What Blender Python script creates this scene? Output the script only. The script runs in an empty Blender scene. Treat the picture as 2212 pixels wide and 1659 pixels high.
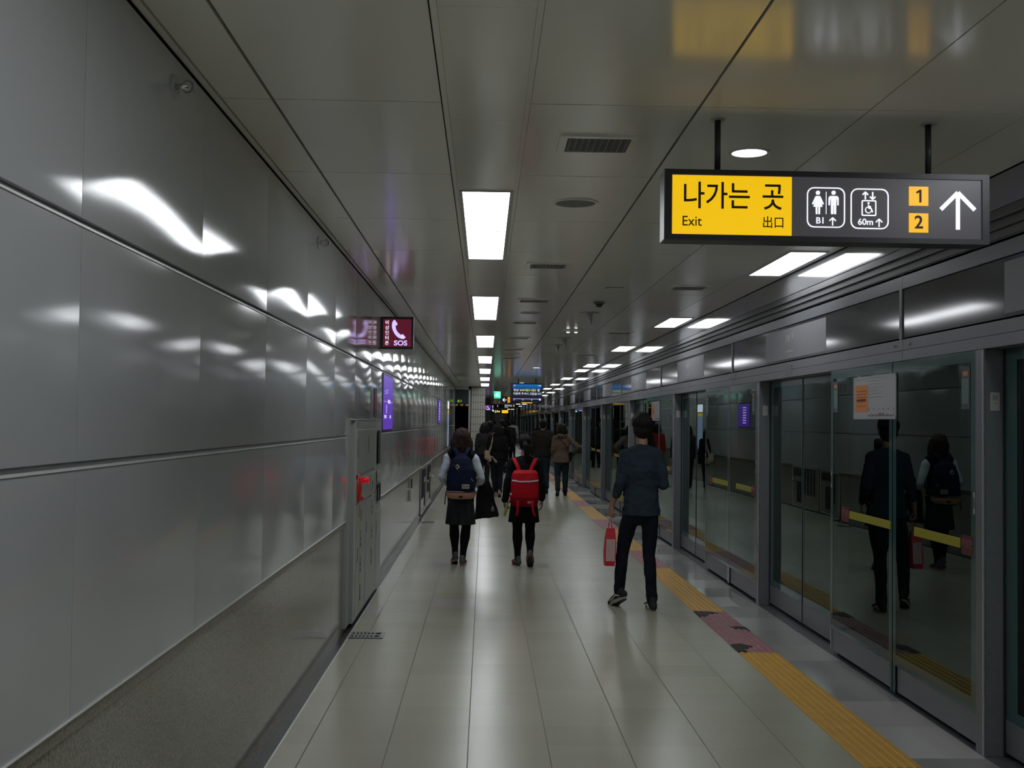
import bpy, bmesh, math, random
from mathutils import Vector, Matrix, noise
random.seed(7)
SC = bpy.context.scene
COL = SC.collection
PI = math.pi

# ------------------------------------------------------------------ camera
cam_data = bpy.data.cameras.new('camera')
cam_data.sensor_width = 36.0
cam_data.lens = 36.0 * 2480.0 / 2212.0
cam_data.clip_start = 0.05
cam_data.clip_end = 400
cam = bpy.data.objects.new('camera', cam_data)
COL.objects.link(cam)
R3 = Matrix(((0.9996427652234581, -0.012996088069114788, -0.023354734665544826),
             (-0.023770767877858187, -0.03283589122110919, -0.9991780396116662),
             (0.012218532272542982, 0.9993762584445437, -0.033133088091657395)))
cam.matrix_world = Matrix.Translation((0, 0, 1.7)) @ R3.to_4x4()
SC.camera = cam

# ------------------------------------------------------------------ world, exposure
wd = bpy.data.worlds.new('world')
SC.world = wd
wd.use_nodes = True
wd.node_tree.nodes['Background'].inputs[0].default_value = (0.5, 0.55, 0.6, 1)
wd.node_tree.nodes['Background'].inputs[1].default_value = 0.02
SC.view_settings.view_transform = 'Standard'
SC.view_settings.look = 'None'
SC.view_settings.gamma = 1
SC.view_settings.use_curve_mapping = False
SC.view_settings.exposure = 0.0
SC.cycles.use_denoising = True
SC.cycles.max_bounces = 8
SC.cycles.diffuse_bounces = 5
SC.cycles.glossy_bounces = 5
SC.cycles.transmission_bounces = 6
SC.cycles.sample_clamp_indirect = 4.0
LIGHT_POWER = 8.9          # radiance of the ceiling lamp diffusers

# ------------------------------------------------------------------ materials
def new_mat(name):
    m = bpy.data.materials.new(name)
    m.use_nodes = True
    nt = m.node_tree
    return m, nt, nt.nodes['Principled BSDF']

def N(nt, t, **kw):
    n = nt.nodes.new(t)
    for k, v in kw.items():
        setattr(n, k, v)
    return n

def mat(name, col, rough=0.5, metal=0.0, var=0.0, scale=8.0, bump=0.0, bscale=60.0, ior=1.5,
        coat=0.0, stretch=None, spec=None):
    """base colour with noise variation and a fine bump"""
    m, nt, p = new_mat(name)
    p.inputs['Roughness'].default_value = rough
    p.inputs['Metallic'].default_value = metal
    p.inputs['IOR'].default_value = ior
    p.inputs['Coat Weight'].default_value = coat
    p.inputs['Coat Roughness'].default_value = 0.08
    if spec is not None:
        p.inputs['Specular IOR Level'].default_value = spec
    L = nt.links.new
    tc = N(nt, 'ShaderNodeTexCoord')
    src = tc.outputs['Object']
    if stretch:
        mp = N(nt, 'ShaderNodeMapping')
        mp.inputs['Scale'].default_value = stretch
        L(src, mp.inputs['Vector'])
        src = mp.outputs['Vector']
    nz = N(nt, 'ShaderNodeTexNoise')
    nz.inputs['Scale'].default_value = scale
    nz.inputs['Detail'].default_value = 6
    L(src, nz.inputs['Vector'])
    cr = N(nt, 'ShaderNodeValToRGB')
    c0 = [max(0, c * (1 - var)) for c in col]
    c1 = [min(1, c * (1 + var)) for c in col]
    cr.color_ramp.elements[0].position = 0.3
    cr.color_ramp.elements[1].position = 0.7
    cr.color_ramp.elements[0].color = (*c0, 1)
    cr.color_ramp.elements[1].color = (*c1, 1)
    L(nz.outputs['Fac'], cr.inputs['Fac'])
    L(cr.outputs['Color'], p.inputs['Base Color'])
    if bump > 0:
        nb = N(nt, 'ShaderNodeTexNoise')
        nb.inputs['Scale'].default_value = bscale
        nb.inputs['Detail'].default_value = 3
        L(src, nb.inputs['Vector'])
        b = N(nt, 'ShaderNodeBump')
        b.inputs['Strength'].default_value = bump
        b.inputs['Distance'].default_value = 0.01
        L(nb.outputs['Fac'], b.inputs['Height'])
        L(b.outputs['Normal'], p.inputs['Normal'])
    return m

def emis(name, col, strength):
    m, nt, p = new_mat(name)
    p.inputs['Base Color'].default_value = (*[c * 0.5 for c in col], 1)
    p.inputs['Roughness'].default_value = 0.3
    p.inputs['Emission Color'].default_value = (*col, 1)
    p.inputs['Emission Strength'].default_value = strength
    return m

def speckle(name, cols, rough, scale=140.0, spec=0.5, bump=0.0):
    """granite: three grain colours"""
    m, nt, p = new_mat(name)
    L = nt.links.new
    tc = N(nt, 'ShaderNodeTexCoord')
    nz = N(nt, 'ShaderNodeTexNoise')
    nz.inputs['Scale'].default_value = scale
    nz.inputs['Detail'].default_value = 4
    nz.inputs['Roughness'].default_value = 0.8
    L(tc.outputs['Object'], nz.inputs['Vector'])
    cr = N(nt, 'ShaderNodeValToRGB')
    e = cr.color_ramp.elements
    e[0].position = 0.36; e[0].color = (*cols[0], 1)
    e[1].position = 0.62; e[1].color = (*cols[2], 1)
    x = e.new(0.5); x.color = (*cols[1], 1)
    L(nz.outputs['Fac'], cr.inputs['Fac'])
    L(cr.outputs['Color'], p.inputs['Base Color'])
    p.inputs['Roughness'].default_value = rough
    p.inputs['Specular IOR Level'].default_value = spec
    return m

def tile_mat(name, base, sx, sy, ox, oy, jw, jcol, rough, var=0.06, odd=None, odd_p=0.06, rvar=0.0, grain=0.20):
    """tiles of sx by sy metres laid in x,y with joints; each tile its own shade"""
    m, nt, p = new_mat(name)
    L = nt.links.new
    tc = N(nt, 'ShaderNodeTexCoord')
    sep = N(nt, 'ShaderNodeSeparateXYZ')
    L(tc.outputs['Object'], sep.inputs[0])
    def M(op, a, b=None, c=None):
        n = N(nt, 'ShaderNodeMath', operation=op)
        for i, v in enumerate((a, b, c)):
            if v is None: continue
            if isinstance(v, (int, float)): n.inputs[i].default_value = v
            else: L(v, n.inputs[i])
        return n.outputs[0]
    ux = M('DIVIDE', M('SUBTRACT', sep.outputs[0], ox), sx)
    uy = M('DIVIDE', M('SUBTRACT', sep.outputs[1], oy), sy)
    fx, fy = M('FRACT', ux), M('FRACT', uy)
    dx = M('MULTIPLY', M('MINIMUM', fx, M('SUBTRACT', 1.0, fx)), sx)
    dy = M('MULTIPLY', M('MINIMUM', fy, M('SUBTRACT', 1.0, fy)), sy)
    jx = M('LESS_THAN', dx, jw)
    jy = M('MULTIPLY', M('LESS_THAN', dy, jw * 0.8), 0.55)
    joint = M('MAXIMUM', jx, jy)
    cmb = N(nt, 'ShaderNodeCombineXYZ')
    L(M('FLOOR', ux), cmb.inputs[0]); L(M('FLOOR', uy), cmb.inputs[1])
    wn = N(nt, 'ShaderNodeTexWhiteNoise', noise_dimensions='3D')
    L(cmb.outputs[0], wn.inputs['Vector'])
    gn = N(nt, 'ShaderNodeTexNoise'); gn.inputs['Scale'].default_value = 120; gn.inputs['Detail'].default_value = 5
    gn.inputs['Roughness'].default_value = 0.75
    L(tc.outputs['Object'], gn.inputs['Vector'])
    dn = N(nt, 'ShaderNodeTexNoise'); dn.inputs['Scale'].default_value = 1.6; dn.inputs['Detail'].default_value = 5
    L(tc.outputs['Object'], dn.inputs['Vector'])
    val = M('ADD', 1.0 - var, M('MULTIPLY', wn.outputs['Value'], 2 * var))
    val = M('MULTIPLY', val, M('ADD', 1 - grain, M('MULTIPLY', gn.outputs['Fac'], 2 * grain)))
    val = M('MULTIPLY', val, M('ADD', 0.95, M('MULTIPLY', dn.outputs['Fac'], 0.1)))
    mixo = N(nt, 'ShaderNodeMix', data_type='RGBA')
    mixo.inputs['A'].default_value = (*base, 1)
    mixo.inputs['B'].default_value = (*(odd or base), 1)
    wn2 = N(nt, 'ShaderNodeTexWhiteNoise', noise_dimensions='4D'); wn2.inputs['W'].default_value = 3.3
    L(cmb.outputs[0], wn2.inputs['Vector'])
    L(M('LESS_THAN', wn2.outputs['Value'], odd_p), mixo.inputs['Factor'])
    sc = N(nt, 'ShaderNodeVectorMath', operation='SCALE')
    L(mixo.outputs['Result'], sc.inputs[0]); L(val, sc.inputs['Scale'])
    mj = N(nt, 'ShaderNodeMix', data_type='RGBA')
    L(joint, mj.inputs['Factor']); L(sc.outputs[0], mj.inputs['A']); mj.inputs['B'].default_value = (*jcol, 1)
    L(mj.outputs['Result'], p.inputs['Base Color'])
    r = M('ADD', rough, M('MULTIPLY', joint, 0.3))
    r = M('ADD', r, M('MULTIPLY', M('SUBTRACT', dn.outputs['Fac'], 0.5), 0.03))
    if rvar:
        wn3 = N(nt, 'ShaderNodeTexWhiteNoise', noise_dimensions='4D'); wn3.inputs['W'].default_value = 8.1
        L(cmb.outputs[0], wn3.inputs['Vector'])
        r = M('ADD', r, M('MULTIPLY', M('GREATER_THAN', wn3.outputs['Value'], 0.45), rvar))
    L(r, p.inputs['Roughness'])
    bm_ = N(nt, 'ShaderNodeBump'); bm_.inputs['Strength'].default_value = 0.25; bm_.inputs['Distance'].default_value = 0.004
    hh = M('SUBTRACT', M('MULTIPLY', gn.outputs['Fac'], 0.16), M('MULTIPLY', joint, 0.12))
    L(hh, bm_.inputs['Height']); L(bm_.outputs['Normal'], p.inputs['Normal'])
    return m

def glass_mat(name, tint, rough=0.0, refl=1.0):
    m, nt, p = new_mat(name)
    L = nt.links.new
    nt.nodes.remove(p)
    out = nt.nodes['Material Output']
    tr = N(nt, 'ShaderNodeBsdfTransparent'); tr.inputs[0].default_value = (*tint, 1)
    gl = N(nt, 'ShaderNodeBsdfGlossy'); gl.inputs['Roughness'].default_value = rough
    gl.inputs['Color'].default_value = (0.80 * refl, 0.97 * refl, 0.92 * refl, 1)
    fr = N(nt, 'ShaderNodeFresnel'); fr.inputs['IOR'].default_value = 1.62
    mx = N(nt, 'ShaderNodeMixShader')
    ge = N(nt, 'ShaderNodeNewGeometry')
    fm = N(nt, 'ShaderNodeMath', operation='MULTIPLY'); inv = N(nt, 'ShaderNodeMath', operation='SUBTRACT')
    inv.inputs[0].default_value = 1.0; L(ge.outputs['Backfacing'], inv.inputs[1])
    L(fr.outputs[0], fm.inputs[0]); L(inv.outputs[0], fm.inputs[1])
    L(fm.outputs[0], mx.inputs[0]); L(tr.outputs[0], mx.inputs[1]); L(gl.outputs[0], mx.inputs[2])
    L(mx.outputs[0], out.inputs[0])
    return m

MT = {}
MT['enamel'] = mat('grey_enamel_panel', (0.42, 0.435, 0.44), 0.075, 0.0, 0.02, 2.0, 0.012, 300, ior=1.8)
MT['groove'] = mat('wall_groove_metal', (0.30, 0.31, 0.31), 0.35, 0.4)
MT['dark_gap'] = mat('dark_gap', (0.02, 0.02, 0.02), 0.8)
MT['lip'] = mat('bright_edge_metal', (0.80, 0.81, 0.81), 0.3, 0.2)
MT['granite'] = speckle('polished_granite_dado', ((0.11, 0.10, 0.08), (0.22, 0.21, 0.17), (0.33, 0.31, 0.26)), 0.13, 90)
MT['granite_cap'] = speckle('granite_cap', ((0.08, 0.07, 0.05), (0.20, 0.18, 0.14), (0.30, 0.27, 0.21)), 0.3, 90)
MT['floor'] = tile_mat('terrazzo_floor_tiles', (0.45, 0.44, 0.345), 0.4185, 0.414, -0.065, 6.5, 0.0026,
                       (0.12, 0.11, 0.09), 0.24, 0.035, (0.48, 0.44, 0.42), 0.03)
MT['edge_floor'] = tile_mat('grey_granite_floor_tiles', (0.34, 0.33, 0.32), 0.62, 0.605, 2.10, 5.9, 0.0025,
                            (0.08, 0.05, 0.06), 0.05, 0.22, (0.45, 0.43, 0.42), 0.25, rvar=0.17, grain=0.35)
MT['gutter'] = mat('gutter_stone', (0.035, 0.035, 0.033), 0.35, 0, 0.3, 3)
MT['ceiling'] = mat('ceiling_panel_paint', (0.88, 0.87, 0.81), 0.155, 0.0, 0.02, 1.5, ior=1.5)
MT['seam'] = mat('ceiling_seam', (0.05, 0.05, 0.05), 0.8)
MT['lamp'] = emis('lamp_diffuser', (0.93, 0.965, 1.0), LIGHT_POWER)
MT['lamp_frame'] = mat('lamp_frame_paint', (0.5, 0.5, 0.5), 0.4)
MT['alu'] = mat('brushed_aluminium_frame', (0.20, 0.21, 0.23), 0.38, 0.35, 0.05, 30, stretch=(1, 0.05, 1))
MT['rib'] = mat('dark_ribbed_strip', (0.13, 0.13, 0.135), 0.5, 0.1)
MT['alu_dark'] = mat('dark_aluminium', (0.13, 0.135, 0.145), 0.35, 0.3)
MT['alu_light'] = mat('pale_aluminium_edge', (0.48, 0.49, 0.49), 0.3, 0.4)
MT['fascia'] = mat('gloss_fascia', (0.30, 0.305, 0.32), 0.10, 0.4, 0.02, 1.0)
MT['header'] = mat('gloss_header_panel', (0.055, 0.058, 0.066), 0.09, 0.15, 0.02, 1.0, ior=1.75)
MT['sticker'] = mat('grey_sticker', (0.24, 0.24, 0.26), 0.4)
MT['sticker_text'] = mat('pale_sticker_lettering', (0.40, 0.38, 0.38), 0.5)
MT['glass'] = glass_mat('tinted_screen_glass', (0.32, 0.42, 0.40))
MT['frit'] = mat('teal_glass_border', (0.045, 0.105, 0.105), 0.08, 0.0, ior=1.6)
MT['black'] = mat('matt_black', (0.012, 0.012, 0.013), 0.7)
MT['rubber'] = mat('black_rubber', (0.015, 0.015, 0.016), 0.6)
MT['white'] = mat('white_paint', (0.7, 0.7, 0.7), 0.4)
MT['offwhite'] = mat('dull_white_plastic', (0.45, 0.45, 0.43), 0.45)
MT['chrome'] = mat('chrome', (0.7, 0.7, 0.7), 0.12, 1.0)
MT['steel'] = mat('stainless_steel', (0.42, 0.43, 0.44), 0.28, 0.8)
MT['yellow_tactile'] = mat('yellow_tactile_rubber', (0.60, 0.325, 0.03), 0.5, 0, 0.08, 9, 0.2, 80)
MT['pink_tactile'] = mat('worn_pink_tactile_rubber', (0.34, 0.145, 0.16), 0.5, 0, 0.35, 30, 0.3, 80)
MT['torn'] = mat('torn_black_patch', (0.02, 0.022, 0.022), 0.7)
MT['tunnel'] = mat('tunnel_concrete', (0.16, 0.17, 0.16), 0.8, 0, 0.2, 1.0)
MT['rail'] = mat('rail_steel', (0.3, 0.3, 0.3), 0.35, 0.8)

# ------------------------------------------------------------------ geometry helpers
class MB:
    """collects shapes in one bmesh; build() links them as one mesh object"""
    def __init__(s):
        s.bm = bmesh.new(); s.mi = 0
    def face(s, vs, smooth=False):
        try:
            f = s.bm.faces.new(vs)
        except ValueError:
            return None
        f.material_index = s.mi; f.smooth = smooth
        return f
    def box(s, x0, x1, y0, y1, z0, z1, bev=0.0, mx=None):
        t = bmesh.new()
        r = bmesh.ops.create_cube(t, size=1)
        for v in t.verts:
            v.co = Vector((x0 + (v.co.x + .5) * (x1 - x0), y0 + (v.co.y + .5) * (y1 - y0), z0 + (v.co.z + .5) * (z1 - z0)))
        if bev > 0:
            bmesh.ops.bevel(t, geom=list(t.edges), offset=bev, segments=2, affect='EDGES', profile=0.6)
        if mx is not None:
            bmesh.ops.transform(t, matrix=mx, verts=t.verts)
        s.merge(t); return s
    def merge(s, t, smooth=False):
        mp = {}
        for v in t.verts:
            mp[v] = s.bm.verts.new(v.co)
        for f in t.faces:
            s.face([mp[v] for v in f.verts], smooth or f.smooth)
        t.free()
    def quad(s, a, b, c, d):
        s.face([s.bm.verts.new(Vector(p)) for p in (a, b, c, d)]); return s
    def prism(s, pts, d, f=None):
        """pts: 2D outline (x,z) extruded in y from 0 to d; f maps (x,y,z)->Vector"""
        f = f or (lambda x, y, z: Vector((x, y, z)))
        a = [s.bm.verts.new(f(x, 0, z)) for x, z in pts]
        b = [s.bm.verts.new(f(x, d, z)) for x, z in pts]
        s.face(a); s.face(b[::-1])
        n = len(pts)
        for i in range(n):
            s.face([a[i], b[i], b[(i + 1) % n], a[(i + 1) % n]])
        return s
    def ring(s, outer, inner, d, f=None):
        f = f or (lambda x, y, z: Vector((x, y, z)))
        n = len(outer)
        o0 = [s.bm.verts.new(f(x, 0, z)) for x, z in outer]; i0 = [s.bm.verts.new(f(x, 0, z)) for x, z in inner]
        o1 = [s.bm.verts.new(f(x, d, z)) for x, z in outer]; i1 = [s.bm.verts.new(f(x, d, z)) for x, z in inner]
        for k in range(n):
            l = (k + 1) % n
            s.face([o0[k], o0[l], i0[l], i0[k]]); s.face([o1[l], o1[k], i1[k], i1[l]])
            s.face([o0[l], o0[k], o1[k], o1[l]]); s.face([i0[k], i0[l], i1[l], i1[k]])
        return s
    def tube(s, path, rad, seg=14, ref=(1, 0, 0), cap=True, power=2.0, c0=1.0, c1=1.0):
        """closed loft along path; rad: list of r or (ru, rv); ru lies along ref"""
        P = [Vector(p) for p in path]; n = len(P)
        R = [(r, r) if isinstance(r, (int, float)) else r for r in rad]
        T = []
        for i in range(n):
            t = (P[min(i + 1, n - 1)] - P[max(i - 1, 0)])
            T.append(t.normalized() if t.length > 1e-9 else Vector((0, 0, 1)))
        rings = []
        def addring(c, t, ru, rv):
            u = Vector(ref); u = u - t * u.dot(t)
            if u.length < 0.15:
                u = Vector((0, 1, 0)); u = u - t * u.dot(t)
            u.normalize(); v = t.cross(u)
            vs = []
            for k in range(seg):
                a = 2 * PI * k / seg
                ca, sa = math.cos(a), math.sin(a)
                if power != 2.0:
                    ca = math.copysign(abs(ca) ** (2 / power), ca); sa = math.copysign(abs(sa) ** (2 / power), sa)
                vs.append(s.bm.verts.new(c + u * (ru * ca) + v * (rv * sa)))
            rings.append(vs)
        if cap:
            r = R[0]; m = min(r)
            for q in (0.95, 0.6):
                addring(P[0] - T[0] * m * q * 0.9 * c0, T[0], r[0] * math.sqrt(1 - q * q), r[1] * math.sqrt(1 - q * q))
        for i in range(n):
            addring(P[i], T[i], *R[i])
        if cap:
            r = R[-1]; m = min(r)
            for q in (0.6, 0.95):
                addring(P[-1] + T[-1] * m * q * 0.9 * c1, T[-1], r[0] * math.sqrt(1 - q * q), r[1] * math.sqrt(1 - q * q))
        for i in range(len(rings) - 1):
            a, b = rings[i], rings[i + 1]
            for k in range(seg):
                l = (k + 1) % seg
                s.face([a[k], a[l], b[l], b[k]], True)
        s.face(rings[0][::-1]); s.face(rings[-1])
        return s
    def ell(s, c, r, rot=None, seg=16, rings=10):
        t = bmesh.new()
        bmesh.ops.create_uvsphere(t, u_segments=seg, v_segments=rings, radius=1)
        m = Matrix.Translation(c) @ (rot.to_4x4() if rot is not None else Matrix.Identity(4)) @ Matrix.Diagonal((*r, 1))
        bmesh.ops.transform(t, matrix=m, verts=t.verts)
        s.merge(t, True); return s
    def cyl(s, c, r, h, axis='z', seg=24, r2=None):
        t = bmesh.new()
        bmesh.ops.create_cone(t, cap_ends=True, segments=seg, radius1=r, radius2=r if r2 is None else r2, depth=h)
        rot = {'z': Matrix.Identity(4), 'x': Matrix.Rotation(PI / 2, 4, 'Y'), 'y': Matrix.Rotation(PI / 2, 4, 'X')}[axis]
        bmesh.ops.transform(t, matrix=Matrix.Translation(c) @ rot, verts=t.verts)
        for f in t.faces:
            f.smooth = len(f.verts) == 4
        s.merge(t); return s
    def mesh(s, name, mats):
        bmesh.ops.recalc_face_normals(s.bm, faces=s.bm.faces)
        me = bpy.data.meshes.new(name)
        s.bm.to_mesh(me); s.bm.free()
        for m in (mats if isinstance(mats, (list, tuple)) else [mats]):
            me.materials.append(m)
        return me
    def build(s, name, mats, parent=None):
        o = bpy.data.objects.new(name, s.mesh(name, mats))
        COL.objects.link(o)
        if parent is not None:
            o.parent = parent
        return o

def thing(name, label, cat, loc=(0, 0, 0), rz=0.0, group=None):
    o = bpy.data.objects.new(name, None)
    COL.objects.link(o)
    o.empty_display_size = 0.1
    o.location = loc; o.rotation_euler = (0, 0, rz)
    o['label'] = label; o['category'] = cat
    if group: o['group'] = group
    return o
def tag(o, label, cat, group=None):
    o['label'] = label; o['category'] = cat
    if group: o['group'] = group
    return o
def struct(name, mb, mats):
    o = mb.build(name, mats); o['kind'] = 'structure'; return o
def copy_tree(o, loc, label=None, group=None):
    r = o.copy(); COL.objects.link(r); r.location = loc
    if label: r['label'] = label
    if group: r['group'] = group
    for ch in list(o.children):
        c = ch.copy(); COL.objects.link(c); c.parent = r
        for g in list(ch.children):
            d = g.copy(); COL.objects.link(d); d.parent = c
    return r

def text(body, size, x, z, m, parent, y=-0.002, bold=0.0, align='CENTER', name='lettering', sx=1.0, depth=0.001, rot=None):
    """flat lettering in the x,z plane facing -y (local)"""
    c = bpy.data.curves.new('lettering', 'FONT')
    c.body = body; c.size = size; c.align_x = align; c.align_y = 'CENTER'
    c.offset = bold; c.extrude = depth; c.resolution_u = 4
    t = bpy.data.objects.new('lettering', c); COL.objects.link(t)
    bpy.context.view_layer.update()
    me = bpy.data.meshes.new_from_object(t.evaluated_get(bpy.context.evaluated_depsgraph_get()))
    bpy.data.objects.remove(t); bpy.data.curves.remove(c)
    mx = Matrix.Translation((x, y, z)) @ Matrix.Rotation(PI / 2, 4, 'X') @ Matrix.Diagonal((sx, 1, 1, 1))
    if rot: mx = Matrix.Translation((x, y, z)) @ Matrix.Rotation(rot, 4, 'Y') @ Matrix.Rotation(PI / 2, 4, 'X') @ Matrix.Diagonal((sx, 1, 1, 1))
    me.transform(mx)
    me.materials.clear(); me.materials.append(m)
    me.name = name
    o = bpy.data.objects.new(name, me); COL.objects.link(o)
    if parent is not None: o.parent = parent
    return o

def circ(cx, cz, r, n=20, a0=0, a1=2 * PI):
    return [(cx + r * math.cos(a0 + (a1 - a0) * i / n), cz + r * math.sin(a0 + (a1 - a0) * i / n)) for i in range(n)]
def rrect(x0, x1, z0, z1, r, n=5):
    out = []
    for cx, cz, a in ((x1 - r, z1 - r, 0), (x0 + r, z1 - r, PI / 2), (x0 + r, z0 + r, PI), (x1 - r, z0 + r, 1.5 * PI)):
        for i in range(n + 1):
            t = a + PI / 2 * i / n
            out.append((cx + r * math.cos(t), cz + r * math.sin(t)))
    return out
def stroke(mb, pts, w, d=0.002, y=0.0):
    for (x0, z0), (x1, z1) in zip(pts, pts[1:]):
        l = math.hypot(x1 - x0, z1 - z0); nx, nz = -(z1 - z0) / l * w / 2, (x1 - x0) / l * w / 2
        mb.prism([(x0 + nx, z0 + nz), (x1 + nx, z1 + nz), (x1 - nx, z1 - nz), (x0 - nx, z0 - nz)], d,
                 lambda a, b, c: Vector((a, y + b, c)))
def arrow(mb, x, z0, z1, hw, w, y=0.0, up=True, left=False):
    d = 0.002
    if left:   # pointing to -x ; z0..z1 are x extents, x is z centre
        stroke(mb, [(z1, x), (z0 + w * .4, x)], w, d, y)
        stroke(mb, [(z0 + hw, x + hw), (z0, x), (z0 + hw, x - hw)], w, d, y); return
    t, b = (z1, z0) if up else (z0, z1)
    s_ = -1 if up else 1
    stroke(mb, [(x, b), (x, t + s_ * w * .4)], w, d, y)
    stroke(mb, [(x - hw, t + s_ * hw), (x, t), (x + hw, t + s_ * hw)], w, d, y)
# ------------------------------------------------------------------ the station shell
Y0, Y1 = -9.0, 130.0          # platform from behind the camera to the far end
WEND = 42.2                   # where the enamel wall ends at the stair recess
ZC = 2.99

# floor
b = MB(); b.box(-1.045, 2.205, Y0, Y1, -0.25, 0.0); b.box(-6, -1.045, WEND, Y1, -0.25, 0.0)
fl = struct('floor', b, MT['floor'])
b = MB(); b.box(2.205, 2.66, Y0, Y1, -0.25, 0.0)
struct('trim_1', b, MT['edge_floor'])['label'] = 'grey granite floor band beside the screen doors'
b = MB(); b.box(2.60, 2.80, Y0, Y1, -0.24, 0.004)
struct('trim_2', b, MT['alu_dark'])['label'] = 'dark sill under the screen doors'
# drain channel along the wall, its metal nosing
b = MB(); b.box(-1.16, -1.05, Y0, WEND, -0.2, -0.018); b.mi = 1; b.box(-1.052, -1.042, Y0, WEND, -0.1, 0.006)
struct('trim_3', b, [MT['gutter'], MT['lip']])['label'] = 'dark drain channel with metal nosing along the wall foot'

# enamel wall: slightly pillowed panels over a backing
PITCH = 1.333
def panel(mb, ya, yb, za, zb, X=-1.11, h=0.0055, nu=10, nv=8):
    grid = []
    for i in range(nu + 1):
        row = []
        u = -1 + 2 * i / nu
        for j in range(nv + 1):
            v = -1 + 2 * j / nv
            bulge = h * (1 - u * u) * (1 - v ** 2)
            row.append(mb.bm.verts.new((X + bulge, ya + (yb - ya) * (u + 1) / 2, za + (zb - za) * (v + 1) / 2)))
        grid.append(row)
    for i in range(nu):
        for j in range(nv):
            mb.face([grid[i][j], grid[i + 1][j], grid[i + 1][j + 1], grid[i][j + 1]], True)
    for (p, q) in (((0, 0), (nu, 0)), ((nu, nv), (0, nv)), ((nu, 0), (nu, nv)), ((0, nv), (0, 0))):
        a, c = grid[p[0]][p[1]], grid[q[0]][q[1]]
        d = [mb.bm.verts.new(w.co + Vector((-0.016, 0, 0))) for w in (a, c)]
        a2, c2 = mb.bm.verts.new(a.co), mb.bm.verts.new(c.co)
        mb.face([a2, c2, d[1], d[0]])
b = MB()
k0 = int((Y0 - 3.155) / PITCH)
for k in range(k0, 32):
    ya = 3.155 + PITCH * k; yb = ya + PITCH
    if yb > WEND: yb = WEND
    if yb - ya < 0.1: continue
    rnd = random.Random(k + 50)
    for za, zb in ((0.885, 1.557), (1.578, 2.222), (2.245, 2.972)):
        panel(b, ya + 0.0015, yb - 0.0015, za, zb, h=0.0085 * rnd.uniform(0.75, 1.25))
b.mi = 1
b.box(-1.3, -1.128, Y0, WEND, 0.86, 2.99)
b.mi = 2
for z in (1.5575, 2.2225):      # bright lip at the top of each lower panel row
    b.box(-1.128, -1.106, Y0, WEND, z - 0.002, z + 0.0045)
b.box(-1.128, -1.104, Y0, WEND, 0.880, 0.884)
struct('wall_left', b, [MT['enamel'], MT['groove'], MT['lip']])

# granite dado
b = MB()
k = 0; y = Y0
while y < WEND:
    w = 0.4635
    b.mi = 0; b.box(-1.3, -1.124, y + 0.0012, min(y + w, WEND) - 0.0012, -0.1, 0.838)
    y += w
b.mi = 1; b.box(-1.3, -1.114, Y0, WEND, 0.838, 0.880)
b.mi = 2; b.box(-1.29, -1.128, Y0, WEND, -0.1, 0.83)
struct('baseboard_left', b, [MT['granite'], MT['granite_cap'], MT['dark_gap']])

# ceiling: painted panels with dark seams, a raised lamp band in the middle
b = MB()
XS = [-1.075, -0.872, -0.19, None, 0.172, 0.86, 1.556, 2.20, 2.585]
YJ = 4.61; PY = 1.355
def cpanels(xa, xb, z, lo=0.005, lo_y=0.004, yoff=0.0, ya=Y0, yb=Y1):
    k = int((ya - YJ) / PY) - 1
    while True:
        y0 = YJ + yoff + PY * k; y1 = y0 + PY; k += 1
        if y1 < ya: continue
        if y0 > yb: break
        b.box(xa + lo, xb - lo, max(y0, ya) + lo_y, min(y1, yb) - lo_y, z, z + 0.015)
cpanels(-1.078, -0.874, ZC, 0.004); cpanels(-0.870, -0.1895, ZC, 0.004)
cpanels(-0.1665, 0.1485, ZC + 0.008, 0.0002, 0.001, 0.30)
cpanels(0.1665, 0.857, ZC, 0.004); cpanels(0.86, 1.556, ZC, 0.004); cpanels(1.556, 2.22, ZC, 0.003); cpanels(2.22, 2.585, ZC, 0.002, 0.0012)
b.box(-0.188, -0.1665, Y0, Y1, ZC - 0.0005, ZC + 0.02); b.box(0.1485, 0.169, Y0, Y1, ZC - 0.0005, ZC + 0.02)
cpanels(-6, -1.09, ZC, 0.003, 0.002, 0, WEND, Y1)
b.mi = 1
b.box(-6, 2.95, Y0, Y1, ZC + 0.03, ZC + 0.06)
b.mi = 0
b.box(-1.108, -1.082, Y0, WEND, ZC - 0.004, ZC + 0.02)   # edge trim on the wall side
struct('ceiling', b, [MT['ceiling'], MT['seam'], MT['lip']])

# gloss fascia, ribs and beams above the screen doors (continuous run)
b = MB()
b.box(2.592, 2.9, Y0, Y1, 2.815, 2.985)
b.mi = 1
for z0, z1, dx in ((2.660, 2.700, 0.0), (2.706, 2.722, -0.012), (2.728, 2.752, 0.004), (2.758, 2.774, -0.012), (2.780, 2.811, 0.004)):
    b.box(2.592 + dx, 2.9, Y0, Y1, z0, z1)
b.mi = 2; b.box(2.600, 2.9, Y0, Y1, 2.64, 2.985)
struct('trim_4', b, [MT['fascia'], MT['rib'], MT['alu_dark']])['label'] = 'gloss fascia and ribbed strip above the screen door header'

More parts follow.
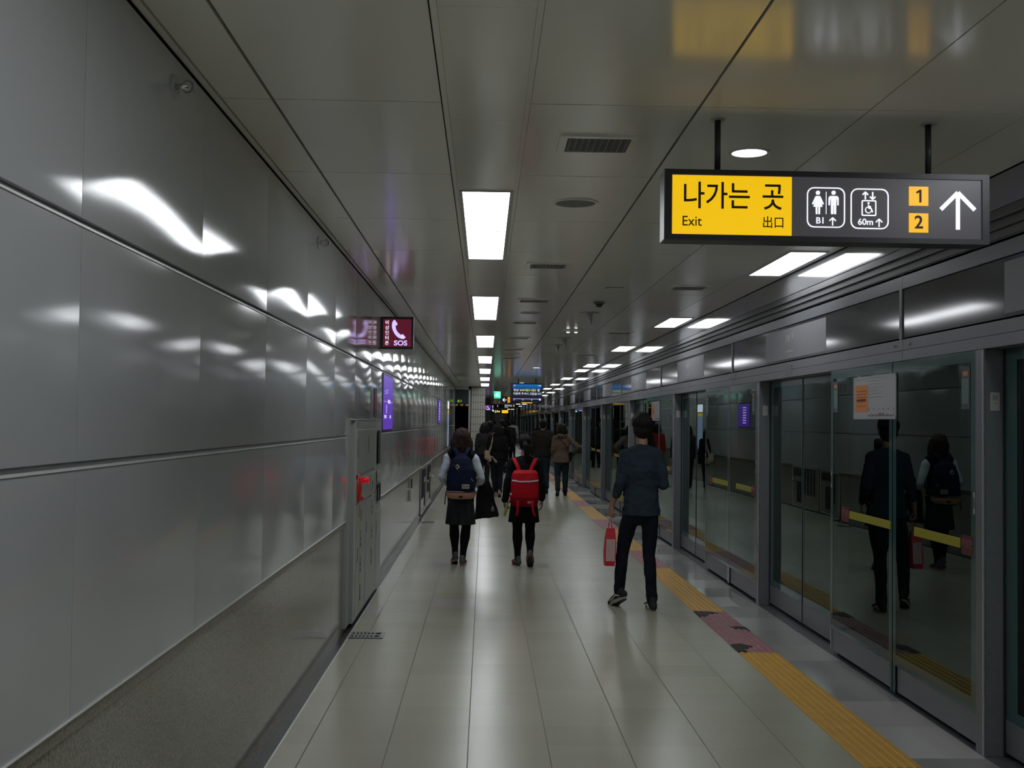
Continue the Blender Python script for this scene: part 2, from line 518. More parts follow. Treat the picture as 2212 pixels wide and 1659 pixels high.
# end walls, tunnel beyond the glass
b = MB(); b.box(-6.3, 3.0, Y1, Y1 + 0.2, -0.3, 3.2); struct('wall_far', b, MT['enamel'])
b = MB(); b.box(-1.3, 3.0, Y0 - 0.2, Y0, -0.3, 3.2); struct('wall_back', b, MT['enamel'])
b = MB(); b.box(-6.3, -6.1, WEND, Y1, -0.3, 3.2); struct('wall_side', b, MT['tunnel'])
b = MB()
b.box(6.6, 6.8, Y0, Y1, -1.4, 4.2); b.box(2.80, 6.8, Y0, Y1, 4.0, 4.2); b.box(2.9, 6.8, Y0 - .2, Y0, -1.4, 4.2); b.box(2.9, 6.8, Y1, Y1 + .2, -1.4, 4.2)
b.box(2.66, 2.78, Y0, Y1, -1.3, -0.25)
b.box(2.86, 2.96, Y0, Y1, 2.99, 4.1)
struct('wall_tunnel', b, MT['tunnel'])
b = MB(); b.box(2.66, 6.8, Y0, Y1, -1.5, -1.25); struct('floor_tunnel', b, MT['tunnel'])
b = MB()
for x in (3.75, 5.2):
    b.prism([(x - .07, -1.25), (x + .07, -1.25), (x + .02, -1.22), (x + .012, -1.13), (x + .035, -1.11), (x + .035, -1.085), (x - .035, -1.085), (x - .035, -1.11), (x - .012, -1.13), (x - .02, -1.22)],
            Y1 - Y0, lambda x_, y_, z_: Vector((x_, y_ + Y0, z_)))
struct('trim_5', b, MT['rail'])['label'] = 'pair of steel rails in the dark tunnel'

# stair recess and tiled pillar where the enamel wall ends
b = MB()
b.box(-6.1, -1.11, WEND + 0.35, WEND + 0.55, 0, 2.99)
b.mi = 1
b.box(-1.2, -1.10, WEND, WEND + 0.12, 0, 2.93)
b.box(-0.60, -0.53, WEND, WEND + 0.12, 0, 2.99)
b.box(-1.2, -0.53, WEND, WEND + 0.12, 2.87, 2.99)
b.mi = 2
b.box(-1.12, -0.5, WEND + 3.0, WEND + 3.1, 0, 2.99)
b.box(-1.2, -1.12, WEND + .12, WEND + 3, 0, 2.99)
b.box(-0.6, -0.52, WEND + 0.8, WEND + 3, 0, 2.99)
struct('door_1', b, [MT['tunnel'], MT['steel'], MT['black']])['label'] = 'dark stair opening with steel frame at the end of the wall'
# tiled pillar
b = MB()
b.mi = 1; b.box(-0.505, 0.0, WEND + 0.12, WEND + 0.8, 0, 2.99)
b.mi = 0
tw, th = 0.0842, 0.268
for i in range(6):
    for j in range(12):
        z0 = j * th
        if z0 > 2.95: continue
        b.box(-0.505 + i * tw + .006, -0.505 + (i + 1) * tw - .006, WEND + 0.108, WEND + 0.125, z0 + .007, min(z0 + th, 2.985) - .007)
for i in range(8):
    for j in range(12):
        z0 = j * th
        if z0 > 2.95: continue
        b.box(-0.005, 0.012, WEND + 0.12 + i * tw + .006, WEND + 0.12 + (i + 1) * tw - .006, z0 + .007, min(z0 + th, 2.985) - .007)
struct('pillar', b, [mat('cream_wall_tile', (0.50, 0.48, 0.42), 0.2), mat('dark_tile_grout', (0.06, 0.06, 0.06), 0.8)])
b = MB(); b.box(-1.0, 0.30, 64, 70, 0, 2.99)
struct('wall_core', b, MT['tunnel'])

# tactile strip: base slab with six bars, one object per run of one colour
def tactile(ya, yb, m, label, dots=False):
    mb = MB()
    mb.box(1.915, 2.205, ya, yb, 0.0, 0.003)
    y = ya
    n = max(1, round((yb - ya) / 0.3)); st = (yb - ya) / n
    for k in range(n):
        y0, y1 = ya + k * st + .0012, ya + (k + 1) * st - .0012
        for i in range(6):
            xc = 1.915 + 0.29 * (i + 0.5) / 6
            if dots:
                for q in range(6):
                    mb.cyl((xc, y0 + (q + .5) * (st - .008) / 6, 0.0055), 0.014, 0.005, seg=10, r2=0.010)
            else:
                w0, w1 = 0.0165, 0.011
                vs = []
                for (w, z, yy) in ((w0, .003, 0), (w1, .0085, .001)):
                    for sx, sy in ((-1, 0), (1, 0), (1, 1), (-1, 1)):
                        vs.append(mb.bm.verts.new((xc + sx * w, (y0 + yy) if sy == 0 else (y1 - yy), z)))
                mb.face(vs[4:8])
                for a in range(4):
                    mb.face([vs[a], vs[(a + 1) % 4], vs[4 + (a + 1) % 4], vs[4 + a]])
    o = mb.build('tactile_paving', m)
    return tag(o, label, 'tactile paving', 'tactile paving strips beside the screen doors')
tactile(5.70 - 1.2, 5.72, MT['yellow_tactile'], 'yellow dotted warning paving at the bottom edge of the photo', True)
tactile(5.72, 8.57, MT['yellow_tactile'], 'long yellow ridged tactile paving strip in front of the white route poster')
pk = tactile(8.57, 10.43, MT['pink_tactile'], 'worn pink tactile paving with torn black patches, just nearer than the man in navy')
for pts in (((1.915, 10.43), (2.06, 10.40), (2.12, 10.33), (2.02, 10.27), (1.99, 10.17), (1.915, 10.13)),
            ((2.205, 9.62), (2.15, 9.66), (2.07, 9.63), (2.10, 9.55), (2.16, 9.56), (2.205, 9.46)),
            ((1.915, 8.86), (2.00, 8.90), (2.07, 8.80), (2.03, 8.74), (1.98, 8.68), (1.99, 8.58), (1.915, 8.58))):
    q = MB(); q.prism([(x, y) for x, y in pts], 0.007, lambda x, d, z: Vector((x, z, 0.003 + d)))
    q.build('torn_patch', MT['torn'], pk)
segs = [(10.43, 13.5, 1, 'yellow ridged tactile paving strip passing just right of the feet of the man in navy'),
        (13.5, 15.35, 0, 'second worn pink section of the tactile paving, beyond the shopping bag'),
        (15.35, 18.4, 1, 'yellow tactile strip between the second and third pink sections'),
        (18.4, 20.25, 0, 'third worn pink section of the tactile paving'),
        (20.25, 23.3, 1, 'yellow tactile strip leading up to the couple in brown jackets'),
        (23.3, 25.15, 0, 'pink tactile section just in front of the couple in brown jackets')]
for ya, yb, yel, lab in segs:
    tactile(ya, yb, MT['yellow_tactile'] if yel else MT['pink_tactile'], lab)
y = 25.15
while y < 60:
    for ln, yel in ((3.05, 1), (1.85, 0)):
        o = tactile(y, y + ln, MT['yellow_tactile'] if yel else MT['pink_tactile'], 'far length of tactile paving beyond the couple in brown jackets')
        o['group'] = 'far tactile paving beyond the couple'
        y += ln
# ------------------------------------------------------------------ platform screen doors
BAY = 4.905
BY0 = 5.93
XF = 2.60     # front plane (fixed panels, posts, header); sliding leaves sit 0.10 behind
MT['yellow_bar'] = mat('yellow_push_bar', (0.34, 0.31, 0.006), 0.35)
MT['red_label'] = mat('dark_red_label', (0.11, 0.012, 0.02), 0.4)
MT['red_label_text'] = mat('dull_red_lettering', (0.30, 0.14, 0.15), 0.5)
MT['green_sticker'] = mat('green_white_sticker', (0.10, 0.20, 0.18), 0.4)
MT['orange_print'] = mat('orange_print', (0.75, 0.27, 0.06), 0.5)
MT['poster_paper'] = mat('poster_paper', (0.52, 0.52, 0.55), 0.25)
MT['print_grey'] = mat('grey_print', (0.28, 0.28, 0.30), 0.5)
MT['print_dark'] = mat('dark_print', (0.08, 0.08, 0.09), 0.5)
MT['print_red'] = mat('red_print', (0.45, 0.12, 0.12), 0.5)

def faceX(x):      # local 2D outline on a plane facing -X: (u = +Y, v = z), extruded toward +X
    return lambda u, d, v: Vector((x + d, u, v))

def wtext(body, size, y, z, m, parent, x, name='lettering', bold=0.0, sx=1.0, align='CENTER'):
    o = text(body, size, 0, 0, m, None, y=0, bold=bold, align=align, name=name, sx=sx)
    o.data.transform(Matrix.Translation((x, y, z)) @ Matrix.Rotation(-PI / 2, 4, 'Z'))
    o.parent = parent
    return o

def make_bay():
    t = thing('platform_screen_door', '', 'screen door')
    X = 0.0    # local x: 0 is the front plane; +x toward the track; local y: 0 is the near face of the post
    b = MB(); b.box(X, X + .115, 0, .10, 0.004, 2.11, 0.003); post = b.build('post', MT['alu'], t)
    b = MB(); b.box(X - .003, X + .012, 0.0, .012, 0.004, 2.11); b.build('edge_strip', MT['alu_light'], post)
    b = MB(); b.box(X + .035, X + .085, -0.004, 0, 1.79, 1.885, 0.001)
    cd = b.build('notice_card', MT['offwhite'], post)
    b = MB(); b.box(X + .048, X + .072, -0.006, -0.004, 1.845, 1.87); b.box(X + .055, X + .066, -0.006, -0.004, 1.825, 1.831); b.build('card_print', MT['print_grey'], cd)
    # two fixed (emergency) panels
    for i, (ya, yb) in enumerate(((.10, 1.33), (1.345, 2.64))):
        b = MB(); b.box(X + .012, X + .045, ya + .04 * (i == 1), yb - .05 * (i == 0), 0.035, 0.20, 0.002); fp = b.build('kick_panel', MT['alu'], t)
        b = MB(); b.box(X + .002, X + .012, ya, yb, 0.20, 2.11); b.box(X + .002, X + .012, *((yb - .048, yb) if i == 0 else (ya, ya + .038)), 0.03, 0.20); g = b.build('glass_pane', MT['glass'], t)
        g['label'] = 'tinted glass of the fixed emergency panel'
        b = MB(); bw = .055
        b.box(X + .0005, X + .0018, ya, ya + bw, 0.20, 2.11); b.box(X + .0005, X + .0018, yb - bw, yb, 0.20, 2.11)
        b.box(X + .0005, X + .0018, ya + bw, yb - bw, 0.20, 0.27); b.box(X + .0005, X + .0018, ya + bw, yb - bw, 2.05, 2.11)
        b.box(X + .0005, X + .0018, *((yb - .045, yb) if i == 0 else (ya, ya + .035)), 0.03, 0.20)
        b.build('glass_border', MT['frit'], g)
        # yellow push band and dark red label
        if i == 0: y0, y1, r0, r1 = ya + .19, ya + .86, ya + .03, ya + .175
        else: y0, y1, r0, r1 = ya + .02, yb - .45, yb - .435, yb - .27
        b = MB(); b.box(X - .004, X + .002, y0, y1, 1.045, 1.098, 0.002); b.build('push_bar', MT['yellow_bar'], g)
        b = MB(); b.box(X - .001, X + .0012, r0, r1, 1.015, 1.12); rl = b.build('red_label', MT['red_label'], g)
        wtext('비상문', 0.05, (r0 + r1) / 2, 1.075, MT['red_label_text'], g, X - .002, name='label_lettering')
        # green sticker high on the glass
        s0 = ya + .07 if i == 0 else yb - .17
        b = MB(); b.box(X + .0002, X + .0016, s0, s0 + .11, 1.80, 2.03); b.mi = 1
        b.box(X - .0006, X + .0006, s0 + .012, s0 + .098, 1.83, 1.965); b.mi = 2
        b.box(X - .0006, X + .0006, s0 + .025, s0 + .085, 1.98, 2.005)
        b.build('green_sticker', [MT['print_dark'], MT['green_sticker'], MT['orange_print']], g)
        h0 = ya + .008 if i == 0 else yb - .028
        b = MB(); b.box(X + .000, X + .014, h0, h0 + .02, 1.24, 1.36, 0.003); b.mi = 1; b.box(X - .001, X + .001, h0 + .006, h0 + .014, 1.27, 1.33)
        b.build('latch', [MT['offwhite'], MT['black']], t)
        b = MB(); b.box(X + .008, X + .014, h0, h0 + .03, 1.625, 1.655); b.build('small_tag', MT['white'], t)
    b = MB(); b.box(X + .004, X + .045, 2.64, 2.652, 0.03, 2.11); b.build('edge_strip', MT['alu_light'], t)
    b = MB(); b.box(X + .03, X + .11, 2.56, 2.64, 0.004, 2.11); b.build('post', MT['alu_dark'], t)
    # dark gap under fixed panels
    # two sliding leaves
    for i, (ya, yb) in enumerate(((2.60, 3.775), (3.78, 4.884))):
        b = MB(); b.box(X + .105, X + .14, ya, yb, 0.03, 0.20, 0.002); lf = b.build('sliding_leaf', MT['alu'], t)
        b = MB(); b.box(X + .108, X + .118, ya, yb, 0.20, 2.11); b.build('glass_pane', MT['glass'], lf)
        b = MB()
        ed = .035 if i == 0 else .13
        b.box(X + .106, X + .1075, ya, ya + .035, .20, 2.11); b.box(X + .106, X + .1075, yb - ed, yb, .20, 2.11)
        b.box(X + .106, X + .1075, ya + .035, yb - ed, .20, .26); b.box(X + .106, X + .1075, ya + .035, yb - ed, 2.05, 2.11)
        b.build('glass_border', MT['frit'], lf)
        b = MB(); e = yb if i == 0 else ya
        b.box(X + .102, X + .126, e - .006, e + .006, .04, 2.11); b.build('rubber_seal', MT['rubber'], lf)
    b = MB(); b.box(X + .10, X + .12, 4.885, 4.895, 0.004, 2.11); b.build('rubber_seal', MT['rubber'], t)
    return t

def make_header():
    t = thing('door_header', '', 'header')
    S = 1.17      # seam (mullion) local y, same origin as the bay
    b = MB(); b.box(0, .2, S, S + BAY - .004, 2.112, 2.175, .002); b.box(.004, .2, S, S + BAY - .004, 2.177, 2.245, .002)
    b.build('lower_beam', MT['alu'], t)
    b = MB(); b.box(.006, .2, S + .05, S + BAY - .004, 2.255, 2.555); b.build('fascia_panel', MT['header'], t)
    b = MB(); b.box(0, .2, S, S + BAY - .004, 2.56, 2.655, .002); b.box(-.002, .2, S, S + .045, 2.245, 2.56, .001)
    b.build('panel_frame', MT['alu'], t)
    for yy in (S + .13, S + BAY - .12):
        b = MB(); b.cyl((-.003, yy, 2.21), .010, .006, 'x', 12); b.build('lock_screw', MT['chrome'], t)
    b = MB(); b.box(.0045, .006, S + 1.62, S + 3.50, 2.275, 2.535); st = b.build('station_sticker', MT['sticker'], t)
    b = MB()
    for a_, c_, z_, hh_ in ((2.66, 2.76, 2.42, .06), (2.54, 2.60, 2.44, .05), (2.79, 2.80, 2.41, .07), (2.64, 2.66, 2.375, .012), (2.55, 2.78, 2.325, .022), (2.62, 2.70, 2.29, .016)):
        b.box(.003, .0045, S + a_, S + c_, z_, z_ + hh_)
    b.build('worn_print', MT['sticker_text'], st)
    b = MB(); b.box(-.0015, .001, S + 2.58, S + 2.80, 2.13, 2.215); b.build('grey_tape', mat('grey_tape', (.20, .20, .21), .5), t)
    return t

bay0 = make_bay(); hd0 = make_header()
NB = 0
ordn = ['', 'second', 'third', 'fourth', 'fifth', 'sixth', 'seventh']
labs = {-1: 'glass screen door bay cut by the right edge of the photo',
        0: 'screen door bay with the white and orange route poster on its glass',
        1: 'screen door bay reflecting a purple display, right beside the man in navy',
        2: 'screen door bay partly hidden behind the man in navy, with a pale poster',
        3: 'fourth screen door bay from the right, just beyond the head of the man in navy'}
hlabs = {-2: 'door header section over the screen bay at the right edge, above the camera side',
         -1: 'dark header section at the right edge with a grey sign on it',
         0: 'header section with grey station sticker above the white route poster bay',
         1: 'header section above the bay that reflects the purple display',
         2: 'header section above the head of the man in navy',
         3: 'header section reflecting a blue glow'}
for k in range(-3, 25):
    far = k > 3
    loc = (XF, BY0 + BAY * k, 0)
    lab = labs.get(k) or ('screen door bay beyond the man in navy, far along the platform' if far else 'screen door bay nearer than the photo shows, behind the camera')
    o = bay0 if k == 0 else copy_tree(bay0, loc)
    o.location = loc; o['label'] = lab
    o['group'] = 'far screen door bays' if far else ('near screen door bays' if k >= -1 else 'screen door bays beside the camera')
    hl = hlabs.get(k) or ('header section over the far screen doors' if far else 'header section beside the camera')
    h = hd0 if k == 0 else copy_tree(hd0, loc)
    h.location = loc; h['label'] = hl
    h['group'] = 'far header sections' if far else ('near header sections' if k >= -2 else 'header sections beside the camera')

def route_poster(y0, y1, z0, z1, label, detail=True):
    b = MB(); b.box(XF - .0035, XF - .0006, y0, y1, z0, z1)
    t = b.build('route_poster', MT['poster_paper']); tag(t, label, 'poster')
    b = MB()
    for a, c in (((y0, y1), (z0, z0 + .012)), ((y0, y1), (z1 - .012, z1)), ((y0, y0 + .01), (z0, z1)), ((y1 - .01, y1), (z0, z1))):
        b.box(XF - .0065, XF - .0034, a[0], a[1], c[0], c[1])
    b.build('poster_frame', MT['alu_light'], t)
    w = y1 - y0; h = z1 - z0
    b = MB(); b.box(XF - .005, XF - .0034, y1 - w * .36, y1 - w * .05, z0 + h * .17, z0 + h * .80); op = b.build('orange_panel', MT['orange_print'], t)
    b = MB()
    for i in range(6):
        zz = z0 + h * (.30 + .07 * i) + (0.01 if i == 1 else 0)
        b.box(XF - .0058, XF - .005, y1 - w * (.33 if i > 2 else .31), y1 - w * .09, zz, zz + (.022 if i == 1 else .005))
    b.build('orange_lettering', mat('brown_print', (.35, .10, .03), .5), op)
    b = MB()
    for i in range(6):
        zz = z0 + h * (.50 + .075 * i)
        b.box(XF - .0045, XF - .0034, y1 - w * (.72 - .05 * (i % 3)), y1 - w * .39, zz, zz + .004)
    b.build('fine_print', MT['print_grey'], t)
    rnd = random.Random(4)
    for nm, m, q in (('city_skyline_print', MT['print_dark'], 0), ('red_skyline_print', MT['print_red'], 1)):
        b = MB()
        for i in range(22):
            if (i % 3 == 0) != (q == 1): continue
            yy = y1 - w * (.36 + .60 * i / 22)
            b.box(XF - .0045, XF - .0034, yy - .014, yy, z0 + h * .07, z0 + h * (.09 + .06 * rnd.random()))
            if i % 4 == 1: b.box(XF - .0045, XF - .0034, yy - .010, yy, z0 + h * .21, z0 + h * .25)
        b.build(nm, m, t)
route_poster(7.19, 8.03, 1.748, 2.04, 'white poster with an orange panel on the near screen door glass')
route_poster(7.19 + 2 * BAY, 8.03 + 2 * BAY, 1.748, 2.04, 'pale poster on the glass to the right of the head of the man in navy')
# ------------------------------------------------------------------ lamps and fittings on the ceiling
def lamp(w, ln, n):
    """flush lamp: frame and n diffusers, length ln each along y; origin at its near end, centre x"""
    t = thing('ceiling_light', '', 'light')
    b = MB(); L_ = ln * n
    b.box(-w / 2 - .018, -w / 2, -.01, L_ + .01, -.006, .004); b.box(w / 2, w / 2 + .018, -.01, L_ + .01, -.006, .004)
    b.box(-w / 2, w / 2, -.012, 0, -.006, .004); b.box(-w / 2, w / 2, L_, L_ + .012, -.006, .004)
    for i in range(1, n): b.box(-w / 2, w / 2, i * ln - .010, i * ln + .010, -.0065, .004)
    b.build('lamp_frame', MT['lamp_frame'], t)
    for i in range(n):
        b = MB(); b.box(-w / 2, w / 2, i * ln + .007, (i + 1) * ln - .007, -.004, .002)
        b.build('diffuser', MT['lamp'], t)
    return t
l0 = lamp(0.268, 1.335, 2)
ys = [6.42 + 5.42 * k for k in (-3, -2, -1.07, 0, 1, 2, 3, 4, 5, 6)]
names = {0: 'large twin white ceiling light, nearest lamp of the central row', 1: 'second lamp of the central ceiling row, beyond the large near one',
         2: 'third lamp of the central ceiling row', 3: 'fourth lamp of the central ceiling row', 4: 'fifth lamp of the central ceiling row',
         5: 'sixth lamp of the central row, just before the tiled pillar', 6: 'last lamp of the central row, touching the top of the tiled pillar'}
for i, y in enumerate(ys):
    k = round((y - 6.42) / 5.42)
    o = l0 if i == 0 else copy_tree(l0, (0, 0, 0))
    o.location = (-0.008, y, 2.996)
    o['label'] = names.get(k, 'central row ceiling light overhead, behind the camera view')
    o['group'] = 'central row of ceiling lights' if k >= 0 else 'ceiling lights overhead of the camera'
for i, y in enumerate([44.5, 49.9, 55.3]):
    o = copy_tree(l0, (-3.0, y, 2.99), 'ceiling light over the stair hall behind the pillar', 'stair hall lights')
r0 = lamp(0.265, 1.35, 1)
ry = [-2.4, 3.0 - 5.42 + 5.42 * 0 + 0.0, 3.0] ; ry = [-7.84, -2.42, 3.0, 8.42, 13.84, 19.05, 24.95, 27.5, 32.7, 38.15, 43.0, 48.5, 54, 59.4, 64.8, 70.2, 75.6, 81, 92, 103, 114]
rn = {8.42: 'white ceiling light under the exit sign, nearest of the row by the screen doors', 13.84: 'second ceiling light of the row by the screen doors',
      19.05: 'third ceiling light of the row by the screen doors', 24.95: 'fourth ceiling light by the screen doors, left one of a close pair',
      27.5: 'fifth ceiling light by the screen doors, further one of a close pair', 32.7: 'sixth ceiling light by the screen doors, above the blue screen corner'}
for i, y in enumerate(ry):
    o = r0 if i == 0 else copy_tree(r0, (0, 0, 0))
    o.location = (2.385 if y < 12 else 2.37, y, 2.988)
    o['label'] = rn.get(y, 'small far ceiling light over the screen door side' if y > 30 else 'screen side ceiling light nearer than the photo shows')
    o['group'] = 'ceiling lights by the screen doors' if y in rn else ('far ceiling lights by the screen doors' if y > 30 else 'screen side lights beside the camera')

# air vents
def vent():
    t = thing('air_vent', '', 'vent')
    b = MB(); W, D = .36, .33
    b.box(-W / 2, W / 2, 0, .035, -.008, .002); b.box(-W / 2, W / 2, D - .035, D, -.008, .002)
    b.box(-W / 2, -W / 2 + .035, .035, D - .035, -.008, .002); b.box(W / 2 - .035, W / 2, .035, D - .035, -.008, .002)
    b.build('vent_frame', MT['ceiling'], t)
    b = MB(); b.box(-W / 2 + .03, W / 2 - .03, .03, D - .03, -.001, .001); b.build('vent_throat', MT['dark_gap'], t)
    b = MB()
    for i in range(10):
        x = -W / 2 + .035 + (W - .07) * (i + .5) / 10
        b.box(x - .0025, x + .0025, .035, D - .035, -.007, -.001)
    for i in range(14):
        y = .035 + (D - .07) * (i + .5) / 14
        b.box(-W / 2 + .035, W / 2 - .035, y - .003, y + .003, -.0055, -.001)
    b.build('vent_blades', mat('vent_blade_paint', (.26, .26, .26), .5), t)
    return t
v0 = vent()
vn = ['large ceiling air vent right of the central lamp row, nearest of its row', 'second air vent right of the central lamps', 'third air vent right of the central lamps',
      'fourth air vent right of the central lamps', 'fifth air vent right of the central lamps', 'sixth air vent right of the central lamps', 'seventh air vent right of the central lamps']
for i, y in enumerate([5.09, 9.23, 11.95, 14.62, 17.34, 20.1, 22.85]):
    o = v0 if i == 0 else copy_tree(v0, (0, 0, 0))
    o.location = (.503, y, 2.988); o['label'] = vn[i]; o['group'] = 'air vents right of the central lamps'
for i, (y, lb) in enumerate(((10.60, 'air vent near the screen side, left of the nearest light pair'), (16.1, 'second air vent on the screen side of the ceiling'),
                             (21.5, 'third air vent on the screen side of the ceiling'))):
    copy_tree(v0, (1.91, y, 2.988), lb, 'air vents on the screen side')
# round ceiling speakers
def speaker():
    t = thing('ceiling_speaker', '', 'speaker')
    b = MB(); n = 40
    b.ring(circ(0, 0, .135, n), circ(0, 0, .118, n), .007, lambda x, d, z: Vector((x, z, -d))); b.build('speaker_rim', MT['ceiling'], t)
    b = MB(); b.cyl((0, 0, -.002), .119, .003, seg=40); b.build('speaker_grille', mat('speaker_mesh', (.33, .33, .33), .5, bump=.8, bscale=400), t)
    return t
s0 = speaker()
for i, (y, lb) in enumerate(((6.68, 'large round ceiling speaker beside the near lamp'), (13.45, 'round ceiling speaker between the third and fourth air vents'),
                             (21.5, 'small distant round ceiling speaker by the far vents'))):
    o = s0 if i == 0 else copy_tree(s0, (0, 0, 0))
    o.location = (.515, y, 2.99); o['label'] = lb; o['group'] = 'round ceiling speakers'
# round downlights
def downlight():
    t = thing('downlight', '', 'downlight')
    b = MB(); n = 32
    b.ring(circ(0, 0, .098, n), circ(0, 0, .082, n), .006, lambda x, d, z: Vector((x, z, -d))); b.build('trim_ring', MT['lip'], t)
    b = MB(); b.cyl((0, 0, -.001), .083, .003, seg=32); b.build('diffuser', emis('downlight_diffuser', (1, 1, .95), 5), t)
    return t
d0 = downlight()
for i, (x, y, lb) in enumerate(((1.235, 5.365, 'round downlight above the yellow exit sign'), (1.20, 27.0, 'tiny downlight between the ceiling screens and side lights'),
                                (1.20, 37.6, 'tiny downlight just above the blue screen'))):
    o = d0 if i == 0 else copy_tree(d0, (0, 0, 0))
    o.location = (x, y, 2.99); o['label'] = lb; o['group'] = 'round downlights'
# twin spot fitting
t = thing('twin_spotlight', 'pair of small bright spots on a round ceiling plate', 'spotlight', (1.2, 15.95, 2.99))
b = MB(); b.cyl((0, 0, -.008), .14, .014, seg=30); b.build('mount_plate', MT['ceiling'], t)
for sx in (-1, 1):
    b = MB(); b.cyl((sx * .055, 0, -.02), .030, .014, seg=18); lh = b.build('lamp_holder', MT['ceiling'], t)
    b = MB(); b.ell((sx * .055, -.004, -.030), (.022, .022, .008)); b.build('bulb', emis('spot_bulb', (1, .98, .95), 5), lh)
# camera-like hanging fittings: round plate with a tapering stalk
def hanging():
    t = thing('ceiling_camera', '', 'camera')
    b = MB(); b.cyl((0, 0, -.007), .11, .014, seg=30); b.build('mount_plate', MT['offwhite'], t)
    b = MB(); b.cyl((0, 0, -.035), .022, .05, seg=20, r2=.045); b.build('neck', MT['offwhite'], t)
    b = MB(); b.tube([(0, 0, -.05), (.004, -.006, -.09), (.01, -.015, -.13)], [.036, .026, .018], 18); b.build('camera_body', MT['offwhite'], t)
    return t
h0 = hanging()
for i, (x, y, lb) in enumerate(((1.21, 13.35, 'white cone shaped fitting hanging from a round plate, nearest of its row'),
                                (1.195, 17.43, 'second hanging cone fitting, just beyond the twin spots'), (1.185, 18.95, 'third hanging cone fitting, smallest of its row'))):
    o = h0 if i == 0 else copy_tree(h0, (0, 0, 0))
    o.location = (x, y, 2.99); o['label'] = lb; o['group'] = 'hanging cone fittings'
t = thing('smoke_detector', 'small dark grey detector on the ceiling beside the cone fittings', 'detector', (1.2, 12.15, 2.99))
b = MB(); b.cyl((0, 0, -.012), .062, .024, seg=8); b.build('detector_base', MT['sticker'], t)
b = MB(); b.cyl((0, 0, -.042), .022, .036, seg=16, r2=.045); b.build('detector_head', MT['print_dark'], t)
t = thing('ceiling_hatch', 'thin half-open flap in the ceiling before the detector', 'hatch', (1.22, 10.88, 2.99))
b = MB(); b.box(-.075, .075, -.05, .05, -.010, -.004, .002); b.build('hatch_lid', MT['ceiling'], t)
b = MB(); b.box(-.08, .08, -.055, .055, -.004, .0); b.build('hatch_rim', MT['print_dark'], t)
# sprinklers high on the enamel wall
def sprinkler():
    t = thing('wall_sprinkler', '', 'sprinkler')
    b = MB(); b.cyl((.004, 0, 0), .042, .010, 'x', 28); b.build('rosette', MT['offwhite'], t)
    b = MB(); b.cyl((.03, 0, 0), .011, .05, 'x', 14); b.build('pipe_stub', MT['chrome'], t)
    b = MB(); b.ring(circ(0, 0, .024, 20), circ(0, 0, .017, 20), .006, lambda x, d, z: Vector((.05 + x * .9, d - .003, z)))
    b.cyl((.075, 0, 0), .02, .003, 'x', 16); b.build('deflector', MT['steel'], t)
    return t
p0 = sprinkler()
for i, (y, lb) in enumerate(((4.02, 'sprinkler head at the top of the left wall, nearest to the camera'), (7.53, 'smaller sprinkler head high on the left wall, above the light reflections'))):
    o = p0 if i == 0 else copy_tree(p0, (0, 0, 0))
    o.location = (-1.108, y, 2.862); o['label'] = lb; o['group'] = 'sprinklers on the left wall'
# ------------------------------------------------------------------ signs
MT['sign_case'] = mat('black_sign_case', (0.035, 0.036, 0.04), 0.35, 0.2)
MT['sign_edge'] = mat('grey_sign_edge', (0.20, 0.20, 0.21), 0.3, 0.4)
MT['sign_face'] = emis('dark_backlit_face', (0.040, 0.038, 0.043), 1.0)
MT['sign_yellow'] = emis('backlit_yellow', (0.82, 0.49, 0.005), 1.0)
MT['sign_yellow2'] = emis('backlit_amber', (0.82, 0.42, 0.008), 1.0)
MT['sign_black'] = mat('sign_black_lettering', (0.02, 0.014, 0.004), 0.5)
MT['sign_white'] = emis('backlit_white', (0.80, 0.82, 0.92), 1.1)
# big exit sign; local origin centre of the face at the bottom edge, facing -y
SX0, SX1, SZ0, SZ1 = .736, 2.103, 2.466, 2.760
t = thing('exit_sign', 'long backlit hanging sign with a yellow Exit panel and white arrow', 'sign', (SX0, 4.72, SZ0), math.radians(0.6))
W_, H_ = SX1 - SX0, SZ1 - SZ0
b = MB(); b.box(0, W_, .012, .13, 0, H_, .004); case = b.build('sign_case', MT['sign_case'], t)
b = MB(); b.ring([(0, 0), (W_, 0), (W_, H_), (0, H_)], [(.03, .022), (W_ - .03, .022), (W_ - .03, H_ - .022), (.03, H_ - .022)], .014); b.build('sign_frame', MT['sign_case'], t)
b = MB(); b.box(-.004, .002, 0, .012, 0, H_); b.build('frame_edge', MT['sign_edge'], t)
b = MB(); b.box(.03, W_ - .03, .008, .012, .022, H_ - .022); b.build('dark_face', MT['sign_face'], t)
b = MB(); b.box(.03, .532, .004, .008, .024, H_ - .024); yp = b.build('yellow_panel', MT['sign_yellow'], t)
S = 1 / 512.0     # metres per picture pixel on the face
def sxz(px, py):  # photo pixel -> local x,z on the sign face
    f_ = (px - 1437) / 704.0
    top = 365 + 17.5 * f_; bot = 516 + 11.5 * f_
    return (f_ * W_, (bot - py) / (bot - top) * H_)
def stext(body, px, py, hpx, m, par, **k):
    x, z = sxz(px, py)
    return text(body, hpx * S * (H_ / (150 * S)), x, z, m, par, y=.0025, **k)
stext('나가는', 1548, 427, 62, MT['sign_black'], yp, bold=.0009, sx=.86)
stext('곳', 1670, 430, 62, MT['sign_black'], yp, bold=.0009, sx=.86)
stext('Exit', 1495, 478, 30, MT['sign_black'], yp, bold=.0001, sx=.92)
stext('出口', 1671, 482, 27, MT['sign_black'], yp, bold=.0002, sx=.9)
